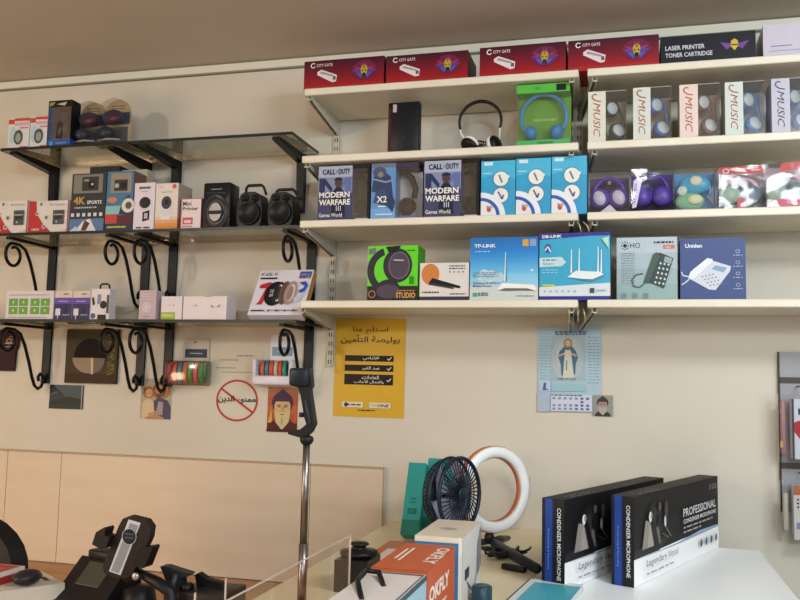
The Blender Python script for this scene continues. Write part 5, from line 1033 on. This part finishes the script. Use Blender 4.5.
# red and white box
zt = 1.13; a0, b0 = G(25, 566, zt), G(12, 557, zt)
Hh = zt-FT
t = thing('red_white_box', 'white box with red side and red patch, beside the office chair', 'box', (a0.x, a0.y, FT))
m = MB().box(-.22, 0, -.11, .0, 0, Hh, C('d8cdc4', .4)); g_ = .035; m.T = Matrix.Identity(4)
s = Art(m, (0, -.11, 0), (0, 1, 0), (0, 0, 1), .11, Hh); s.rect(0, 0, 1, .9, C('a02226')); f_ = Art(m, (-.22, -.11, 0), (1, 0, 0), (0, 0, 1), .22, Hh); f_.rect(0, 0, 1, .88, C('a02226')); tp = Art(m, (-.22, -.11, Hh), (1, 0, 0), (0, 1, 0), .22, .11); tp.rect(.62, .35, .97, .95, C('b8362e')); tp.bars(.66, .6, .25, 1, C('d8a8a0'), .06); m.build('carton', t); t.rotation_euler = (0, 0, R(0))
# white printed tray box with things on it
zt = 1.105; a0 = G(65, 583, zt); a1 = G(41, 571, zt); d_ = a0-a1
t = thing('printed_white_box', 'flat white printed box in front of the red and white box', 'box', (a1.x, a1.y, FT)); Hh = zt-FT; t.rotation_euler = (0, 0, math.atan2(d_.y, d_.x)); L_ = d_.length; W_ = .17
m = MB().box(0, L_, -W_, .0, 0, Hh, C('d9cdba', .45)); tp = Art(m, (0, -W_, Hh), (1, 0, 0), (0, 1, 0), L_, W_); tp.rect(.15, .80, .35, .88, C('8a6a40')); tp.poly([(.4, .86), (.7, .84), (.72, .9), (.45, .92)], C('4a2f28')); tp.poly([(.0, .3), (.35, .34), (.6, .2), (.3, .1)], C('2f8c5c')); tp.poly([(.05, .55), (.3, .68), (.5, .72), (.3, .5)], C('4a3c38')); m.build('carton', t)
c_ = G(43, 597, zt+.02); o = MB().ball((0, 0, .016), .026, .036, .016, C('2a2528', .4)).build('computer_mouse'); u_ = d_.normalized(); pp_ = a1+u_*(L_*.80)+Vector((u_.y, -u_.x, 0))*.07; o.location = (pp_.x, pp_.y, zt+.0005); tag(o, 'small dark computer mouse on the flat white printed box', 'mouse')
# payment terminal
PYt = -1.03
def fpt(px, py, y): return P(px, py, y)
c_ = P(95, 600, PYt); t = thing('card_terminal', 'bulky black card terminal with a grey screen, left of the phone holder', 'card terminal', (c_.x, PYt, FT))
m = MB(); DB = C('191516', .45)
w_ = .075; prof = [(-.07, 0), (.06, 0), (.07, .03), (.045, .105), (.025, .112), (-.05, .035), (-.07, .025)]
m.prism([(p_[0], p_[1]) for p_ in prof], (w_, 0, 0), (0, 1, 0), (0, 0, 1), 2*w_, DB); m.build('housing', t, .004)
d_ = Vector((0, .075, .077)).normalized(); o_ = Vector((-w_*.62, -.04, .044)); nn = Vector((1, 0, 0)).cross(d_)
m = MB(); a = Art(m, o_+nn*.0008, (1, 0, 0), d_, w_*1.15, .09); a.rect(0, 0, 1, 1, C('191717', .25)); a.rect(.08, .32, .9, .92, C('4b4a40', .2)); a.line([(.1, .30), (.9, .30)], .02, C('7d7468')); m.build('screen', t)
MB().bbox(-w_*.7, w_*.6, .02, .06, .108, .128, .004, DB).build('printer_lid', t)
MB().lathe([(0, 0), (.035, .0), (.04, .03), (.034, .065), (0, .07)], (w_+.02, .03, 0), (0, 0, 1), DB, 20).build('side_roll', t)
t.rotation_euler = (0, 0, R(-14))
# phone holder with silver stripe
HY = -1.10; 
def hp(px, py, dy=0): return P(px, py, HY+dy)
b_ = hp(166, 600); t = thing('phone_holder', 'black car phone holder with silver stripe and side jaws, tilted', 'phone holder', (b_.x, HY, FT)); base = Vector(t.location)
def L3(px, py, dy=0): return hp(px, py, dy)-base
m = MB(); oct_ = [L3(*p_) for p_ in ((126, 518), (133, 515), (149, 519), (154, 526), (152.5, 537), (137, 570), (131, 577), (119, 577), (108, 572), (106, 566), (122, 525))]
m.prism([(p_.x, p_.z) for p_ in oct_][::-1], (0, -.012, 0), (1, 0, 0), (0, 0, 1), .02, C('1d1718', .45)); m.build('plate', t, .003)
m = MB(); st = [L3(*p_) for p_ in ((132, 518.5), (144, 522), (124, 574), (112.5, 570))]
m.add([p_+Vector((0, -.0125, 0)) for p_ in st], [(3, 2, 1, 0)], C('c4c8ce', .3)); st2 = [L3(*p_) for p_ in ((133.5, 522), (142, 524.5), (122.5, 572), (114.5, 569.5))]; m.add([p_+Vector((0, -.0129, 0)) for p_ in st2], [(3, 2, 1, 0)], C('8f949a', .3, .3))
cc_ = L3(133, 535.5); A2 = Art(m, cc_+Vector((-.02, -.0135, -.02)), (1, 0, 0), (0, 0, 1), .04, .04); A2.ell(.5, .5, .42, .42, C('a8acb2', .3), 28); A2.ell(.5, .5, .38, .38, C('1b2028', .3), 28); A2.bars(.25, .6, .5, 2, C('5f6a76'), .05, .18); m.build('silver_stripe', t)
m = MB(); jl = [L3(*p_) for p_ in ((104, 530), (112.5, 525), (114, 527), (112, 533), (117.5, 535), (114, 546), (109, 547), (100, 542))]; m.prism([(p_.x, p_.z) for p_ in jl][::-1], (0, -.028, 0), (1, 0, 0), (0, 0, 1), .03, BLK); m.build('side_jaw', t, .002)
m = MB(); jl = [L3(*p_) for p_ in ((146, 546), (158.5, 544), (159.5, 546), (152, 565), (149, 566), (141, 562))]; m.prism([(p_.x, p_.z) for p_ in jl][::-1], (0, -.028, 0), (1, 0, 0), (0, 0, 1), .03, BLK); m.build('side_jaw', t, .002)
e1, e2, e3 = L3(136, 574), L3(158, 583), L3(170, 592)
m = MB().tube([L3(122, 572, .005), L3(128, 580, .008), e1+Vector((0, .012, 0)), e2, e3, Vector((e3.x+.01, 0, .02)), Vector((.006, 0, .004))], [.008, .010, .009, .012, .013, .016, .02], BLK, 12); m.build('arm', t)
MB().lathe([(0, -.003), (.006, -.003), (.008, 0), (.007, .004), (0, .004)], L3(139, 575)+Vector((0, -.014, 0)), (0, 1, 0), C('b8b4b4', .3, .6), 14).build('screw', t)
MB().lathe([(.045, 0), (.046, .006), (.03, .014), (0, .018)], (.006, 0, 0), (0, 0, 1), BLK, 24).build('suction_foot', t)
# second holder
H2 = -1.06; b_ = P(184, 600, H2); t = thing('phone_clip', 'black folding phone clip with flared jaws, right of the striped holder', 'phone holder', (b_.x, H2, FT)); base = Vector(t.location)
def L4(px, py, dy=0): return P(px, py, H2+dy)-base
m = MB(); ol = [L4(*p_) for p_ in ((163, 565), (168, 565), (193, 573), (189, 576), (184, 577), (184.5, 590), (187, 604), (166, 604), (172, 590), (167, 575))]
m.prism([(p_.x, p_.z) for p_ in ol][::-1], (0, -.012, 0), (1, 0, 0), (0, 0, 1), .024, C('1d2125', .35)); m.build('jaws', t, .003)
MB().tube([L4(176, 574, -.014), L4(173, 586, -.016), L4(166, 600, -.014)], .006, C('33383e', .3), 10).build('clip_lever', t)
MB().lathe([(0, -.012), (.010, -.012), (.010, .012), (0, .012)], L4(187, 588), (0, 1, 0), BLK, 16).build('knob', t)
hh_ = L4(176, 602).z
MB().lathe([(.03, 0), (.03, .01), (.014, .016), (.014, max(.03, hh_)), (0, max(.03, hh_))], (L4(176, 602).x, 0, 0), (0, 0, 1), BLK, 20).build('foot', t)
# open dark box with clip
c_ = P(216, 600, -1.0); t = thing('dark_clip_box', 'dark brown box with a small black clip on top, beside the acrylic divider', 'box', (c_.x, -1.02, FT))
zt_ = ZA(583, c_.x, -.98)-FT
m = MB().bbox(-.055, .055, -.06, .05, 0, zt_, .003, C('2c2421', .4)); m.build('body', t)
m = MB(); m.prism([(-.03, 0), (.03, 0), (.025, .012), (-.01, .018), (-.03, .028), (-.036, .024)], (0, -.01, zt_), (1, 0, 0), (0, 0, 1), .02, BLK); m.build('clip', t)

# ================================================================== LIGHT
def area(name, loc_, tgt, sx, sy, e, col):
    l = bpy.data.lights.new(name, 'AREA'); l.shape = 'RECTANGLE'; l.size = sx; l.size_y = sy; l.energy = e; l.color = col
    o = bpy.data.objects.new(name, l); COL.objects.link(o); o.location = loc_
    o.rotation_euler = (Vector(tgt)-Vector(loc_)).to_track_quat('-Z', 'Y').to_euler(); return o
def lamp(name, loc_, r, e, col):
    l = bpy.data.lights.new(name, 'POINT'); l.shadow_soft_size = r; l.energy = e; l.color = col
    o = bpy.data.objects.new(name, l); COL.objects.link(o); o.location = loc_; return o
lamp('ceiling_lamp', (-2.7, -3.6, 2.40), .10, 84, (1.0, .89, .76))
area('ceiling_lamp_right', (.5, -4.4, 2.5), (.0, 0, 1.5), .5, .35, 30, (.88, .96, 1.0))
area('counter_fill', (.9, -1.9, 2.6), (.4, -.9, 1.1), .8, .3, 28, (.88, .95, 1.0))  # added overhead fill that brightens the white counter top, no known fixture there
area('shop_window', (2.35, -3.8, 2.05), (.2, 0, 1.4), 1.2, .9, 50, (.74, .89, 1.0))
area('low_warm_lamp', (-3.6, -3.0, 1.2), (-1.6, 0, 1.1), .9, .8, 34, (1.0, .68, .45))
w = bpy.data.worlds.new('room_air'); SC.world = w; w.use_nodes = True
w.node_tree.nodes['Background'].inputs[0].default_value = (.8, .85, .9, 1); w.node_tree.nodes['Background'].inputs[1].default_value = .25

# ================================================================== CAMERA
cam = bpy.data.cameras.new('camera'); cam.sensor_fit = 'HORIZONTAL'; cam.sensor_width = 36; cam.lens = F*36/800; cam.clip_start = .01
co = bpy.data.objects.new('camera', cam); COL.objects.link(co); SC.camera = co
right = Vector((MR[0][0], MR[0][2], -MR[0][1])); down = Vector((MR[1][0], MR[1][2], -MR[1][1])); fwd = Vector((MR[2][0], MR[2][2], -MR[2][1]))
mw = Matrix((( right.x, -down.x, -fwd.x, 0), (right.y, -down.y, -fwd.y, CAMY), (right.z, -down.z, -fwd.z, CAMZ), (0, 0, 0, 1)))
co.matrix_world = mw
SC.view_settings.view_transform = 'Standard'; SC.view_settings.look = 'None'; SC.view_settings.exposure = 0.0; SC.view_settings.gamma = 1.0; SC.view_settings.use_curve_mapping = False
